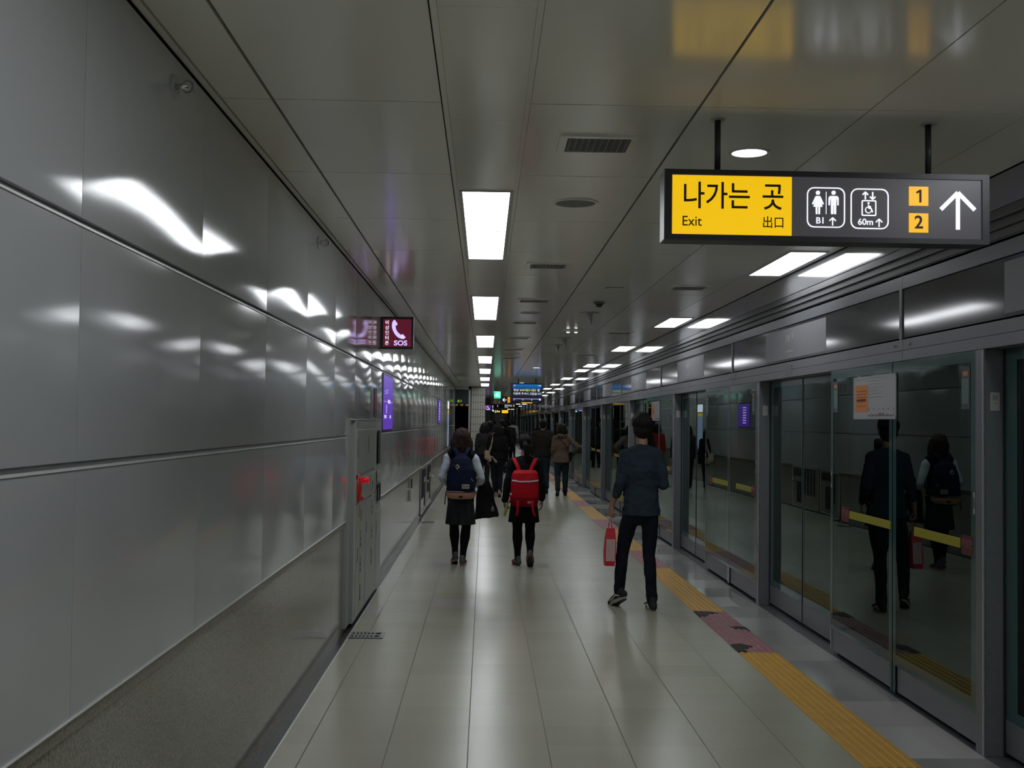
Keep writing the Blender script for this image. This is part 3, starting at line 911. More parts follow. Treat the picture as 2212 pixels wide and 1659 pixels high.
for (pa, pb, nm) in (((1744, 405), (1827, 492), 'toilet_frame'), ((1839, 408), (1922, 495), 'lift_frame')):
    xa, za = sxz(*pa); xb, zb = sxz(*pb)
    b = MB(); b.ring(rrect(xa, xb, zb, za, .03), rrect(xa + .005, xb - .005, zb + .005, za - .005, .026), .003, lambda x, d, z: Vector((x, .005 + d, z)))
    b.build('pictogram_frame', MT['sign_white'], t)
# toilet pictogram
b = MB()
def P2(lst, w=.003): b.prism(lst, w, lambda x, d, z: Vector((x, .005 + d, z)))
wx, wz = sxz(1768, 440); mx_, mz_ = sxz(1802, 440); u = S
P2(circ(wx, wz + 23 * u, 4.6 * u, 16))
P2([(wx - 5 * u, wz + 16 * u), (wx + 5 * u, wz + 16 * u), (wx + 13 * u, wz - 1 * u), (wx + 10 * u, wz - 2.5 * u), (wx + 5.5 * u, wz + 7 * u), (wx + 10 * u, wz - 7 * u), (wx - 10 * u, wz - 7 * u), (wx - 5.5 * u, wz + 7 * u), (wx - 10 * u, wz - 2.5 * u), (wx - 13 * u, wz - 1 * u)])
P2([(wx - 5 * u, wz - 7 * u), (wx - 1 * u, wz - 7 * u), (wx - 1 * u, wz - 23 * u), (wx - 4.5 * u, wz - 23 * u)]); P2([(wx + 1 * u, wz - 7 * u), (wx + 5 * u, wz - 7 * u), (wx + 4.5 * u, wz - 23 * u), (wx + 1 * u, wz - 23 * u)])
P2(circ(mx_, mz_ + 23 * u, 4.6 * u, 16))
P2([(mx_ - 8 * u, mz_ + 16 * u), (mx_ + 8 * u, mz_ + 16 * u), (mx_ + 11 * u, mz_ + 12 * u), (mx_ + 11 * u, mz_ - 4 * u), (mx_ + 8 * u, mz_ - 4 * u), (mx_ + 7.4 * u, mz_ + 9 * u), (mx_ + 5.8 * u, mz_ + 9 * u), (mx_ + 5.5 * u, mz_ - 23 * u), (mx_ + .8 * u, mz_ - 23 * u), (mx_ + .6 * u, mz_ - 4 * u), (mx_ - .6 * u, mz_ - 4 * u), (mx_ - .8 * u, mz_ - 23 * u), (mx_ - 5.5 * u, mz_ - 23 * u), (mx_ - 5.8 * u, mz_ + 9 * u), (mx_ - 7.4 * u, mz_ + 9 * u), (mx_ - 8 * u, mz_ - 4 * u), (mx_ - 11 * u, mz_ - 4 * u), (mx_ - 11 * u, mz_ + 12 * u)])
lx, lz = sxz(1786, 438); P2([(lx - .6 * u, lz + 23 * u), (lx + .6 * u, lz + 23 * u), (lx + .6 * u, lz - 25 * u), (lx - .6 * u, lz - 25 * u)])
b.build('toilet_pictogram', MT['sign_white'], t)
stext('B1', 1773, 477, 19, MT['sign_white'], t, bold=.0005)
b = MB(); x, z = sxz(1800, 478); arrow(b, x, z - 9 * u, z + 8 * u, 7 * u, 2.6 * u, .005)
x, z = sxz(1901, 481); arrow(b, x, z - 9 * u, z + 8 * u, 7 * u, 2.6 * u, .005)
x, z = sxz(1871, 424); arrow(b, x, z - 8 * u, z + 8 * u, 6 * u, 3 * u, .005)
x, z = sxz(1887, 424); arrow(b, x, z - 8 * u, z + 8 * u, 6 * u, 3 * u, .005, up=False)
b.build('small_arrows', MT['sign_white'], t)
stext('60m', 1871, 480, 19, MT['sign_white'], t, bold=.0005)
b = MB(); x, z = sxz(1879, 450)
b.ring(rrect(x - 16 * u, x + 16 * u, z - 17 * u, z + 17 * u, 3 * u), rrect(x - 13.5 * u, x + 13.5 * u, z - 14.5 * u, z + 14.5 * u, 2 * u), .003, lambda a, d, c: Vector((a, .005 + d, c)))
b.ring(circ(x - 1 * u, z - 4 * u, 7.5 * u, 24), circ(x - 1 * u, z - 4 * u, 5.6 * u, 24), .003, lambda a, d, c: Vector((a, .005 + d, c)))
P2(circ(x - 1 * u, z + 10.5 * u, 2.3 * u, 12))
stroke(b, [(x - 1 * u, z + 7 * u), (x - .5 * u, z - .5 * u), (x + 5 * u, z - 1 * u), (x + 8 * u, z - 9 * u)], 2.2 * u, .003, .005); stroke(b, [(x - 1 * u, z + 4 * u), (x + 4.5 * u, z + 3 * u)], 1.8 * u, .003, .005)
b.build('wheelchair_pictogram', MT['sign_white'], t)
for i, (pa, pb, s_) in enumerate((((1966, 405), (2008, 446), '1'), ((1966, 461), (2008, 502), '2'))):
    xa, za = sxz(*pa); xb, zb = sxz(*pb)
    b = MB(); b.box(xa, xb, .004, .008, zb, za); q = b.build('number_panel', MT['sign_yellow2'], t)
    cx_, cz_ = (xa + xb) / 2, (za + zb) / 2
    if s_ == '1':
        o1 = MB(); o1.prism([(cx_ + .002, cz_ - .027), (cx_ + .011, cz_ - .027), (cx_ + .011, cz_ + .027), (cx_ + .003, cz_ + .027), (cx_ - .012, cz_ + .017), (cx_ - .009, cz_ + .010), (cx_ + .002, cz_ + .016)], .001, lambda x, d, z: Vector((x, .002 + d, z)))
        o1.build('lettering', MT['sign_black'], q)
    else: text(s_, .076, cx_, cz_, MT['sign_black'], q, y=.0025, bold=.0012)
b = MB(); x, z = sxz(2073, 457); arrow(b, x, z - 40 * u, z + 40 * u, 37 * u, 9 * u, .005); b.build('white_arrow', MT['sign_white'], t)
for px in (1557, 2021):
    x, _ = sxz(px, 365)
    b = MB(); b.cyl((x, .07, H_ + (2.99 - SZ1) / 2), .013, 2.99 - SZ1, seg=16); rd = b.build('hanging_rod', MT['sign_case'], t)
    b = MB(); b.cyl((x, .07, 2.99 - SZ0 - .003), .032, .006, seg=24); b.build('ceiling_rose', MT['offwhite'], rd)
    b = MB(); b.box(x - .035, x + .035, .04, .10, H_, H_ + .008); b.build('rod_bracket', MT['sign_case'], rd)

# SOS sign on the left wall
t = thing('sos_sign', 'square dark red backlit SOS telephone sign sticking out from the left wall', 'sign', (-1.095, 12.0, 2.447))
w_, h_ = .338, .338
b = MB(); b.box(-.012, w_, .01, .10, 0, h_, .004); b.build('sign_case', MT['sign_case'], t)
b = MB(); b.ring([(0, 0), (w_, 0), (w_, h_), (0, h_)], [(.022, .024), (w_ - .022, .024), (w_ - .022, h_ - .024), (.022, h_ - .024)], .011); b.build('sign_frame', MT['sign_case'], t)
b = MB(); b.box(.022, w_ - .022, .006, .010, .024, h_ - .024); fc = b.build('maroon_face', emis('backlit_maroon', (.085, .006, .019), 1), t)
MT['lilac'] = emis('backlit_lilac', (.62, .52, 1.0), 1.1)
for i, ch in enumerate('비상인터폰'):
    text(ch, .048, .063, .275 - i * .0535, MT['sign_white'], fc, y=.003, bold=.0004)
text('SOS', .072, .205, .062, MT['lilac'], fc, y=.003, bold=.002, sx=1.12)
b = MB()
# handset
arc = [(.205 + .12 * math.cos(a), .275 + .155 * math.sin(a)) for a in [math.radians(q) for q in range(182, 262, 8)]]
inner = [(.222 + .075 * math.cos(a), .262 + .098 * math.sin(a)) for a in [math.radians(q) for q in range(262, 178, -8)]]
hs = [(.098 + .02, .298), (.135, .300), (.140, .296), (.160, .262), (.148, .245), (.142, .240)]
P3 = lambda l: b.prism(l, .003, lambda x, d, z: Vector((x, .003 + d, z)))
P3([(.118, .288), (.112, .255), (.114, .225), (.125, .190), (.145, .155), (.170, .128), (.200, .112), (.222, .108),
    (.232, .138), (.205, .152), (.180, .172), (.160, .198), (.152, .228), (.150, .252)][::-1])
P3([(.124, .300), (.142, .306), (.170, .268), (.165, .250), (.150, .246), (.122, .286)][::-1])
P3([(.212, .152), (.228, .158), (.256, .128), (.250, .114), (.228, .104), (.214, .118)][::-1])
b.build('handset_pictogram', MT['lilac'], fc)

# purple backlit displays set on the wall
def wall_display(y0, y1, z0, z1, label, detail):
    t = thing('wall_display', label, 'display', (-1.104, y0, z0), PI / 2)
    w, h = y1 - y0, z1 - z0
    b = MB(); b.box(-.02, w + .02, -.002, .02, -.02, h + .02, .002); b.build('display_frame', MT['sign_case'], t)
    b = MB(); b.box(0, w, -.006, -.002, 0, h); sc_ = b.build('purple_face', emis('backlit_purple', (.085, .03, .34), 1.0), t)
    MTW = MT['lilac']
    if detail:
        b = MB()
        b.box(0.02, w - .02, -.0075, -.006, h * .515, h * .52); b.box(w * .3, w * .33, -.0075, -.006, h * .30, h * .46)
        rr = random.Random(3)
        for i in range(14): b.box(w * (.15 + .05 * (i % 7)), w * (.15 + .05 * (i % 7)) + .03, -.0075, -.006, h * (.66 + .02 * (i // 3)), h * (.66 + .02 * (i // 3)) + .006)
        b.build('map_lines', MTW, sc_)
        b = MB()
        for a_, c_ in ((.10, .16), (.19, .24), (.27, .31), (.68, .72), (.75, .79)):
            b.box(w * a_, w * c_, -.0075, -.006, h * .21, h * .27)
        for a_, c_ in ((.46, .58), (.62, .70)): b.box(w * a_, w * c_, -.0075, -.006, h * .49, h * .56)
        b.build('display_print', MTW, sc_)
    else:
        b = MB()
        for i in range(7): b.box(w * .3, w * .6, -.0075, -.006, h * (.15 + .11 * i), h * (.20 + .11 * i))
        b.build('display_print', MTW, sc_)
wall_display(12.46, 13.71, 1.60, 2.20, 'purple backlit display on the left wall just beyond the fire cabinet', True)
wall_display(27.2, 28.4, 1.65, 2.21, 'narrow distant purple display near the end of the left wall', False)
t = thing('information_board', 'tall pale blue lit board near the far end of the left wall', 'board', (-1.104, 34.2, .95), PI / 2)
b = MB(); b.box(-.02, 1.02, -.002, .01, -.02, 1.37, .002); b.build('board_frame', MT['sign_case'], t)
b = MB(); b.box(0, 1.0, -.006, -.002, 0, 1.0); b.build('pale_face', emis('pale_blue_face', (.16, .20, .30), 1), t)
b = MB(); b.box(0, 1.0, -.006, -.002, 1.0, 1.09); b.build('yellow_strip', emis('board_yellow', (.5, .3, .03), 1), t)
b = MB(); b.box(0, 1.0, -.006, -.002, 1.12, 1.35); b.build('white_strip', MT['sign_white'], t)
t = thing('wall_label', 'small red and violet notice above the fire cabinet', 'notice', (-1.104, 11.45, 1.74), PI / 2)
b = MB(); b.box(0, .26, -.006, .002, 0, .28); b.build('notice_plate', mat('violet_notice', (.10, .04, .12), .4), t)
b = MB(); b.box(.03, .23, -.008, -.006, .07, .24); b.build('red_print', mat('notice_red', (.35, .03, .04), .4), t)

# hanging monitor
t = thing('hanging_monitor', 'blue passenger information screen hanging over the platform', 'monitor', (.785, 34.0, 2.30))
w_, h_ = .918, .552
b = MB(); b.box(0, w_, .01, .12, 0, h_, .01); b.build('monitor_case', MT['sign_case'], t)
b = MB(); b.box(.03, w_ - .03, .006, .010, .03, h_ - .03); scn = b.build('screen', emis('screen_navy', (.006, .008, .022), 1), t)
for i in range(5):
    b = MB(); z1_ = h_ - .03 - i * .035; f_ = 1 - i / 5
    b.box(.03, w_ - .03, .004, .006, z1_ - .035, z1_); b.build('blue_band', emis('screen_blue', (.01 * f_, .13 * f_, .42 * f_), 1), scn)
text('항상', .085, .135, .345, MT['sign_white'], scn, y=.002); text('5678서울도시철도', .085, .485, .345, emis('screen_yellow', (.85, .85, .2), 1), scn, y=.002, sx=.78); text('를', .085, .80, .345, MT['sign_white'], scn, y=.002)
text('이용해 주셔서 고맙습니다', .085, .47, .24, MT['sign_white'], scn, y=.002, sx=.93)
b = MB(); b.box(.05, w_ - .06, .002, .006, .085, .095)
for x in (.08, .34, .60): b.box(x - .02, x + .02, .002, .006, .052, .068)
P4 = circ(w_ - .075, .078, .032, 14); b.prism(P4, .004, lambda x, d, z: Vector((x, .001 + d, z))); b.build('route_line', MT['lilac'], scn)
b = MB(); b.prism(circ(.09, h_ - .065, .026, 12), .003, lambda x, d, z: Vector((x * 1, .001 + d, z))); b.build('round_logo', emis('logo_pink', (.5, .25, .3), 1), scn)
text('18:06', .045, w_ - .09, h_ - .065, MT['sign_white'], scn, y=.002)
b = MB(); b.box(.30, .62, -.002, .06, -.035, -.012); b.build('amber_strip', MT['sign_yellow2'], t)
for x in (.2, .72):
    b = MB(); b.cyl((x, .06, h_ + (2.99 - 2.30 - h_) / 2), .015, 2.99 - 2.30 - h_, seg=12); b.build('hanging_rod', MT['sign_case'], t)

# green emergency exit sign
t = thing('emergency_exit_sign', 'square green running figure exit sign hanging from the ceiling', 'sign', (.283, 36.0, 2.435))
b = MB(); b.box(0, .212, .006, .06, 0, .222, .004); b.build('sign_case', MT['white'], t)
b = MB(); b.box(.004, .208, .003, .006, .004, .218); gf = b.build('green_face', emis('backlit_green', (.02, .62, .34), 1.3), t)
b = MB(); y_ = .001
b.ring(rrect(.075, .19, .05, .185, .01), rrect(.085, .18, .06, .175, .008), .002, lambda x, d, z: Vector((x, y_ + d, z)))
b.prism(circ(.115, .155, .014, 12), .002, lambda x, d, z: Vector((x, y_ + d, z)))
stroke(b, [(.13, .135), (.12, .10), (.145, .075), (.16, .05)], .014, .002, y_); stroke(b, [(.12, .10), (.10, .075), (.075, .08)], .012, .002, y_); stroke(b, [(.13, .13), (.10, .12), (.09, .10)], .009, .002, y_); stroke(b, [(.135, .13), (.155, .115)], .009, .002, y_)
arrow(b, .10, .016, .06, .022, .012, y_, left=True)
b.build('running_figure', MT['sign_white'], gf)
b = MB(); b.cyl((.106, .03, .222 + (2.99 - 2.657) / 2), .010, 2.99 - 2.657, seg=10); b.build('hanging_rod', MT['sign_case'], t)

# dark direction sign with left arrow behind the monitor
t = thing('direction_sign', 'dark hanging sign with a left arrow, partly behind the blue screen', 'sign', (.56, 38.0, 2.31))
b = MB(); b.box(0, 1.3, .01, .12, 0, .24, .006); b.build('sign_case', MT['sign_case'], t)
b = MB(); arrow(b, .12, .03, .155, .06, .022, .004, left=True); b.build('white_arrow', MT['sign_white'], t)
for z, s_ in ((.13, '5'), (.03, '6')):
    b = MB(); b.box(.19, .27, .004, .01, z, z + .085); q = b.build('number_panel', MT['sign_yellow2'], t); text(s_, .07, .23, z + .042, MT['sign_black'], q, y=.002)
b = MB(); b.box(.62, 1.2, .004, .01, .05, .19); b.build('text_panel', MT['sign_face'], t)
for x in (.3, 1.0):
    b = MB(); b.cyl((x, .06, .24 + (2.99 - 2.55) / 2), .012, 2.99 - 2.55, seg=10); b.build('hanging_rod', MT['sign_case'], t)

# small violet telephone sign and far panels
t = thing('telephone_sign', 'small violet telephone sign far down the platform, right of the tiled pillar', 'sign', (.06, 60, 2.30))
b = MB(); b.box(-.10, .46, .01, .12, -.03, .34, .006); b.build('sign_case', MT['sign_case'], t)
b = MB(); b.box(-.02, .27, .005, .01, .0, .27); q = b.build('violet_face', emis('violet_face', (.09, .02, .16), 1), t)
b = MB(); stroke(b, [(.10, .24), (.08, .19), (.12, .12), (.18, .09)], .035, .003, .002); b.box(.04, .20, .002, .005, .02, .06); b.box(-.01, .01, .002, .005, .04, .24)
b.build('handset_pictogram', MT['lilac'], q)
b = MB(); b.box(.34, .37, .005, .01, .16, .26); b.box(.34, .37, .005, .01, .10, .13); b.build('exclamation_mark', MT['sign_white'], t)
b = MB(); b.prism(circ(.36, .0, .045, 14), .004, lambda x, d, z: Vector((x, .004 + d, z))); b.build('green_lamp', emis('green_lamp', (.3, .9, .6), 1.3), t)
b = MB(); b.cyl((.15, .06, .34 + .17), .015, .35, seg=8); b.build('hanging_rod', MT['sign_case'], t)
t = thing('direction_sign', 'far dark hanging panel with white lettering above the yellow one', 'sign', (.46, 70, 2.55))
b = MB(); b.box(0, 1.6, .01, .12, 0, .23, .006); b.build('sign_case', MT['sign_case'], t)
text('갈아타는 곳', .13, 1.05, .14, MT['sign_white'], t, y=.004); text('Transfer', .07, .85, .05, MT['sign_white'], t, y=.004)
b = MB(); b.box(.31, .33, .004, .01, .05, .19); b.build('divider', MT['sign_white'], t)
for x in (.3, 1.3):
    b = MB(); b.cyl((x, .06, .33), .015, .22, seg=8); b.build('hanging_rod', MT['sign_case'], t)
t = thing('direction_sign', 'farthest hanging sign, with a small glowing yellow panel', 'sign', (.60, 85, 2.33))
b = MB(); b.box(0, 1.15, .01, .12, 0, .27, .006); b.build('sign_case', MT['sign_case'], t)
b = MB(); b.box(.66, 1.12, .004, .01, .03, .24); q = b.build('yellow_panel', emis('far_yellow', (.9, .5, .02), 1.3), t); text('나가는 곳', .09, .89, .13, MT['sign_black'], q, y=.002)
b = MB(); arrow(b, .15, .03, .12, .04, .025, .004, left=True); b.box(.30, .36, .004, .01, .08, .22); b.box(.42, .50, .004, .01, .08, .20); b.build('pictograms', MT['sign_white'], t)
b = MB(); b.box(.15, .25, .004, .01, .14, .23); b.box(.15, .25, .004, .01, .03, .12); b.build('number_panel', MT['sign_yellow2'], t)
for x in (.2, .95):
    b = MB(); b.cyl((x, .06, .27 + .195), .015, .39, seg=8); b.build('hanging_rod', MT['sign_case'], t)

# board and hazard beam over the stair opening
t = thing('stair_sign_board', 'dark navy board with green lettering over the black stair opening', 'sign', (-1.10, WEND - .02, 2.34))
b = MB(); b.box(0, .50, .0, .04, .0, .53); b.build('navy_board', mat('navy_board', (.015, .022, .03), .3), t)
text('출구', .10, .17, .10, emis('green_led', (.25, .55, .05), 1.0), t, y=-.004)
t = thing('hazard_beam', 'yellow and black striped beam across the stair opening', 'beam', (-1.10, WEND - .04, 2.27))
b = MB(); b.box(0, .50, 0, .06, 0, .062); b.mi = 1
for i in range(3):
    x = .0 + i * .195
    b.prism([(x, 0.002), (min(x + .09, .5), .002), (min(x + .11, .5), .06), (x + .02, .06)], .004, lambda a, d, c: Vector((a, d - .004, c)))
b.build('beam_body', [MT['black'], mat('hazard_yellow', (.65, .42, .03), .4)], t)
# ------------------------------------------------------------------ fire cabinet and things at the foot of the wall
MT['cab'] = mat('pale_grey_cabinet_paint', (0.36, 0.38, 0.36), 0.35, 0.1)
MT['cab_edge'] = mat('cabinet_edge', (0.55, 0.56, 0.55), 0.3, 0.3)
MT['fire_red'] = mat('fire_red_plastic', (0.55, 0.02, 0.015), 0.35)
MT['strip_yellow'] = mat('yellowish_glow_strip', (0.46, 0.46, 0.27), 0.5)
CX = -1.050
t = thing('fire_cabinet', 'tall grey fire hydrant cabinet with a red bell set in the left wall', 'cabinet', (-.02, .33, 0))
ya, yb = 9.22, 11.62
b = MB(); b.box(-1.15, CX, ya, yb, .02, 1.70, .003); body = b.build('cabinet_body', MT['cab'], t)
b = MB(); b.box(-1.11, -1.078, ya - .24, ya - .02, .02, 1.715); b.build('side_trim', MT['cab'], t)
b = MB(); b.box(-1.112, CX + .006, ya - .10, yb + .01, 1.70, 1.712); b.build('top_edge', MT['cab_edge'], t)
for a_, c_, z_ in ((ya, ya + .05, 1.70), (10.98, 11.03, 1.70), (10.02, 10.07, .98)):
    b = MB(); b.box(CX, CX + .006, a_, c_, .05, z_); b.build('frame_bar', MT['cab_edge'], t)
def cdoor(y0, y1, z0, z1, slot=None, name='door'):
    m_ = MB(); m_.box(CX, CX + .010, y0, y1, z0, z1, .003); d = m_.build(name, MT['cab'], t)
    if slot:
        q = MB(); q.box(CX + .0095, CX + .012, slot[0], slot[0] + .03, slot[1], slot[2], .001); q.build('door_handle', MT['print_dark'], d)
    return d
cdoor(9.30, 10.12, 1.24, 1.62, (9.34, 1.38, 1.55)); cdoor(10.13, 10.95, 1.24, 1.62, (10.22, 1.40, 1.55))
cdoor(9.30, 10.00, 0.06, .985, (9.42, .50, .62)); cdoor(10.09, 10.95, .06, .985, (10.14, .68, .78)); cdoor(11.05, 11.58, .06, .80, (11.10, .58, .70))
bp = cdoor(9.30, 10.95, 1.00, 1.20, None, 'bell_panel')
b = MB(); b.box(CX + .010, CX + .018, 11.12, 11.36, 1.27, 1.60, .002); b.build('black_window', MT['black'], t)
b = MB(); b.box(CX + .010, CX + .014, 11.12, 11.38, 1.10, 1.20); q = b.build('button_panel', MT['offwhite'], t)
b = MB(); b.box(CX + .014, CX + .018, 11.18, 11.30, 1.125, 1.175); b.build('green_button', mat('dull_green', (.30, .36, .22), .5), q)
b = MB(); b.ring(rrect(11.10, 11.40, .90, 1.07, .02), rrect(11.15, 11.35, .92, 1.05, .015), .012, lambda y, d, z: Vector((CX + .010 + d, y, z))); b.mi = 0
b.box(CX + .008, CX + .020, 11.15, 11.35, 1.03, 1.06); b.build('black_handle', MT['black'], t)
# bell and lamp
b = MB(); b.tube([(CX + .012, 9.37, 1.01), (CX + .015, 9.37, 1.03), (CX + .018, 9.37, 1.12), (CX + .015, 9.37, 1.21), (CX + .012, 9.37, 1.235)], [(.012, .03), (.022, .055), (.028, .065), (.022, .055), (.012, .03)], 20)
al = b.build('alarm_bell', MT['fire_red'], t)
b = MB(); b.cyl((CX + .05, 9.50, 1.19), .026, .08, 'x', 20); b.build('red_lamp', emis('red_lamp', (.40, .004, .012), .6), al)
b = MB(); b.cyl((CX + .03, 9.50, 1.04), .016, .03, 'x', 14); b.build('red_button', MT['fire_red'], al)
# yellowish strips with black lettering
for (y_, z0, z1) in ((9.66, .10, .96), (10.62, .30, 1.22)):
    b = MB(); b.box(CX + .010, CX + .012, y_ - .07, y_ + .03, z0, z1); sp = b.build('notice_strip', MT['strip_yellow'], t)
    for q, (zz, s_) in enumerate(((z0 + .12, '소화전'), (z0 + .36, '사용법'), (z0 + .58, '비상용'), (z0 + .78, '화재'))):
        if zz > z1: continue
        o = text(s_, .055, 0, 0, MT['print_dark'], None, y=0, bold=.001)
        o.data.transform(Matrix.Translation((CX + .014, y_ - .02, zz)) @ Matrix.Rotation(PI / 2, 4, 'Z') @ Matrix.Rotation(PI / 2, 4, 'Y'))
        o.parent = sp
b = MB(); b.box(CX + .010, CX + .012, 9.50, 9.60, .87, .975); b.build('red_sticker', mat('pale_red', (.42, .16, .16), .5), t)
b = MB(); b.box(CX + .002, CX + .006, 9.28, 9.36, 1.645, 1.685); b.build('brand_badge', mat('badge_red', (.35, .08, .08), .5), t)

# floor drains
def drain(x0, x1, y0, y1, label, n):
    t = thing('floor_drain', label, 'drain', group='floor drains by the wall')
    b = MB(); b.box(x0, x1, y0, y1, .0, .003); b.build('drain_tray', MT['black'], t)
    b = MB()
    dx = (x1 - x0) * .80 / n; L_ = y1 - y0
    rows = 2
    for yy0, yy1 in ((y0, y0 + L_ * .14), (y0 + L_ * .40, y0 + L_ * .58), (y0 + L_ * .86, y1)):
        b.box(x0, x1, yy0, yy1, .003, .006)
    for i in range(n + 1):
        x = x0 + .006 + i * dx
        b.box(x - dx * .28, x + dx * .28, y0, y1, .003, .0058)
    b.box(x0 + (x1 - x0) * .80, x1 - .035, y0, y1, .003, .0058); b.box(x1 - .026, x1, y0, y1, .003, .0058)
    b.build('drain_grate', MT['steel'], t)
drain(-1.04, -.775, 9.03, 9.29, 'steel floor drain grate with square holes beside the wall foot, nearer one', 7)
drain(-1.04, -.82, 19.3, 19.55, 'second floor drain grate, a thin dark line further along the wall', 9)

# wall access doors beyond the cabinet
t = thing('access_door', 'grey stone access doors with steel frames low in the far part of the left wall', 'access door')
for ya_, yb_ in ((20.3, 22.2), (22.3, 24.2)):
    b = MB(); b.box(-1.13, -1.113, ya_, yb_, .02, .86, .003); d = b.build('door', MT['granite'], t)
    b = MB()
    for q_ in range(4): b.box(-1.1135, -1.108, ya_ + .25 + q_ * .22, ya_ + .36 + q_ * .22, .30, .82)
    b.box(-1.1135, -1.108, yb_ - .75, yb_ - .1, .66, .80); b.box(-1.1135, -1.108, yb_ - .70, yb_ - .35, .12, .55)
    b.build('dark_slots', MT['black'], d)
    b = MB(); b.box(-1.125, -1.106, ya_, yb_, .84, .87); b.box(-1.125, -1.106, ya_, yb_, .02, .05)
    for e in (ya_, yb_ - .03): b.box(-1.125, -1.106, e, e + .03, .02, .86)
    b.build('pale_frame', MT['cab_edge'], d)
    b = MB(); b.cyl((-1.09, yb_ - .2, .55), .018, .05, 'x', 14); b.ell((-1.065, yb_ - .2, .55), (.02, .03, .03)); b.build('door_knob', MT['chrome'], d)
t = thing('wall_notice', 'small white notice holder low on the left wall before the access doors', 'notice', (-1.108, 17.4, .48), PI / 2)
b = MB(); b.box(0, .28, -.02, .002, 0, .18, .003); b.build('holder', MT['white'], t)
b = MB(); b.box(.12, .22, -.015, .002, .19, .34, .003); b.build('black_slot', MT['black'], t)
# cabinet with dark windows seen mirrored in the glass
# ------------------------------------------------------------------ people (local frame: facing +y, feet on z = 0, +x is their right side)
def V(*a): return Vector(a)
SKIN = mat('skin', (0.36, 0.20, 0.13), 0.5, 0, 0.05, 20)
HAIRB = mat('black_hair', (0.009, 0.008, 0.0075), 0.5, 0, 0.5, 60, .5, 120, stretch=(4, 4, .25), spec=.25)
HAIRR = mat('reddish_brown_hair', (0.038, 0.019, 0.013), 0.5, 0, 0.45, 60, .5, 120, stretch=(4, 4, .25), spec=.25)
def cloth(name, col, rough=0.85, var=.12, b=.35):
    return mat(name, col, rough, 0, var, 14, b, 500, spec=.12)
CL = dict(
    navy=cloth('dark_blue_grey_knit', (.030, .043, .060)), jeans=cloth('dark_indigo_jeans', (.011, .014, .021)),
    black=cloth('black_cloth', (.008, .008, .009)), shirt=cloth('pale_blue_white_shirt', (.60, .65, .70), .7, .05),
    skirt=mat('dark_plaid_skirt', (.013, .019, .020), .85, 0, .5, 18, stretch=(1, 1, .1)), tights=cloth('black_tights', (.006, .006, .007), .75),
    blazer=cloth('black_blazer', (.010, .011, .014)), dkbrown=cloth('dark_brown_jacket', (.030, .024, .019)), taupe=cloth('taupe_jacket', (.13, .090, .068), .7),
    blue=cloth('blue_jeans', (.022, .034, .045)), hood=cloth('pale_grey_hoodie', (.36, .35, .33)), red=cloth('red_jacket', (.38, .035, .03)),
    grey=cloth('dark_grey_coat', (.022, .022, .024)))

def bake(mb, name, m, parent, vox=.006, smooth=4, wr=0.0, wsc=9.0, wst=(1, 1, 1), seed=0):
    """union of the collected lofts as one smooth mesh"""
    me = mb.mesh(name, m)
    o = bpy.data.objects.new(name, me); COL.objects.link(o)
    md = o.modifiers.new('r', 'REMESH'); md.mode = 'VOXEL'; md.voxel_size = vox; md.use_smooth_shade = True
    if smooth:
        sm = o.modifiers.new('s', 'SMOOTH'); sm.factor = .5; sm.iterations = smooth
    dg = bpy.context.evaluated_depsgraph_get(); dg.update()
    m2 = bpy.data.meshes.new_from_object(o.evaluated_get(dg))
    o.modifiers.clear(); o.data = m2; m2.name = name
    bpy.data.meshes.remove(me)
    if not m2.materials: m2.materials.append(m)
    if wr:
        off = Vector((seed * 3.1, seed * 1.7, seed * 2.3))
        ns = [v.normal.copy() for v in m2.vertices]
        for v, n in zip(m2.vertices, ns):
            p = Vector((v.co.x * wst[0], v.co.y * wst[1], v.co.z * wst[2])) * wsc + off
            v.co += n * wr * (noise.noise(p) + .5 * noise.noise(p * 2.1))
    for p in m2.polygons: p.use_smooth = True
    if parent is not None: o.parent = parent
    return o

def hand(mb, w, d, n, s, curl=.5, thumb=.5, k=1.0, spread=.0):
    """w wrist, d hand direction, n palm normal (side the fingers curl to), s thumb side"""
    d = Vector(d).normalized(); n = Vector(n); n = (n - d * n.dot(d)).normalized(); s = Vector(s); s = (s - d * s.dot(d) - n * s.dot(n)).normalized()
    w = Vector(w)
    mb.tube([w - d * .02 * k, w + d * .02 * k, w + d * .055 * k, w + d * .088 * k], [(.026 * k, .019 * k), (.034 * k, .017 * k), (.041 * k, .015 * k), (.039 * k, .012 * k)], 14, ref=s)
    for i, (off, ln) in enumerate(((.030, .92), (.0105, 1.0), (-.009, .94), (-.028, .76))):
        p = w + d * (.088 - (.004 if i in (0, 2) else .010 if i == 3 else 0)) * k + s * off * k
        dirv = (d + s * spread * (1.5 - i) * .12).normalized()
        pts = [p - dirv * .015 * k, p]; a = 0
        for q, L_ in enumerate((.043, .027, .021)):
            a += curl * (0.75, 1.0, .8)[q] * (1 + .06 * i)
            dd = dirv * math.cos(a) + n * math.sin(a)
            p = p + dd * L_ * ln * k; pts.append(p)
        mb.tube(pts, [.0095 * k, .0092 * k, .0085 * k, .0078 * k, .0068 * k], 10, ref=s)
    p = w + d * .022 * k + s * .026 * k
    t1 = (s * .75 + d * .75 + n * .25).normalized(); t2 = (s * (.45 - .5 * thumb) + d * .85 + n * (.25 + .5 * thumb)).normalized(); t3 = (s * (.25 - .7 * thumb) + d * .8 + n * (.25 + .6 * thumb)).normalized()
    mb.tube([p, p + t1 * .036 * k, p + t1 * .036 * k + t2 * .030 * k, p + t1 * .036 * k + t2 * .030 * k + t3 * .025 * k], [.014 * k, .0118 * k, .0102 * k, .0082 * k], 10, ref=n)

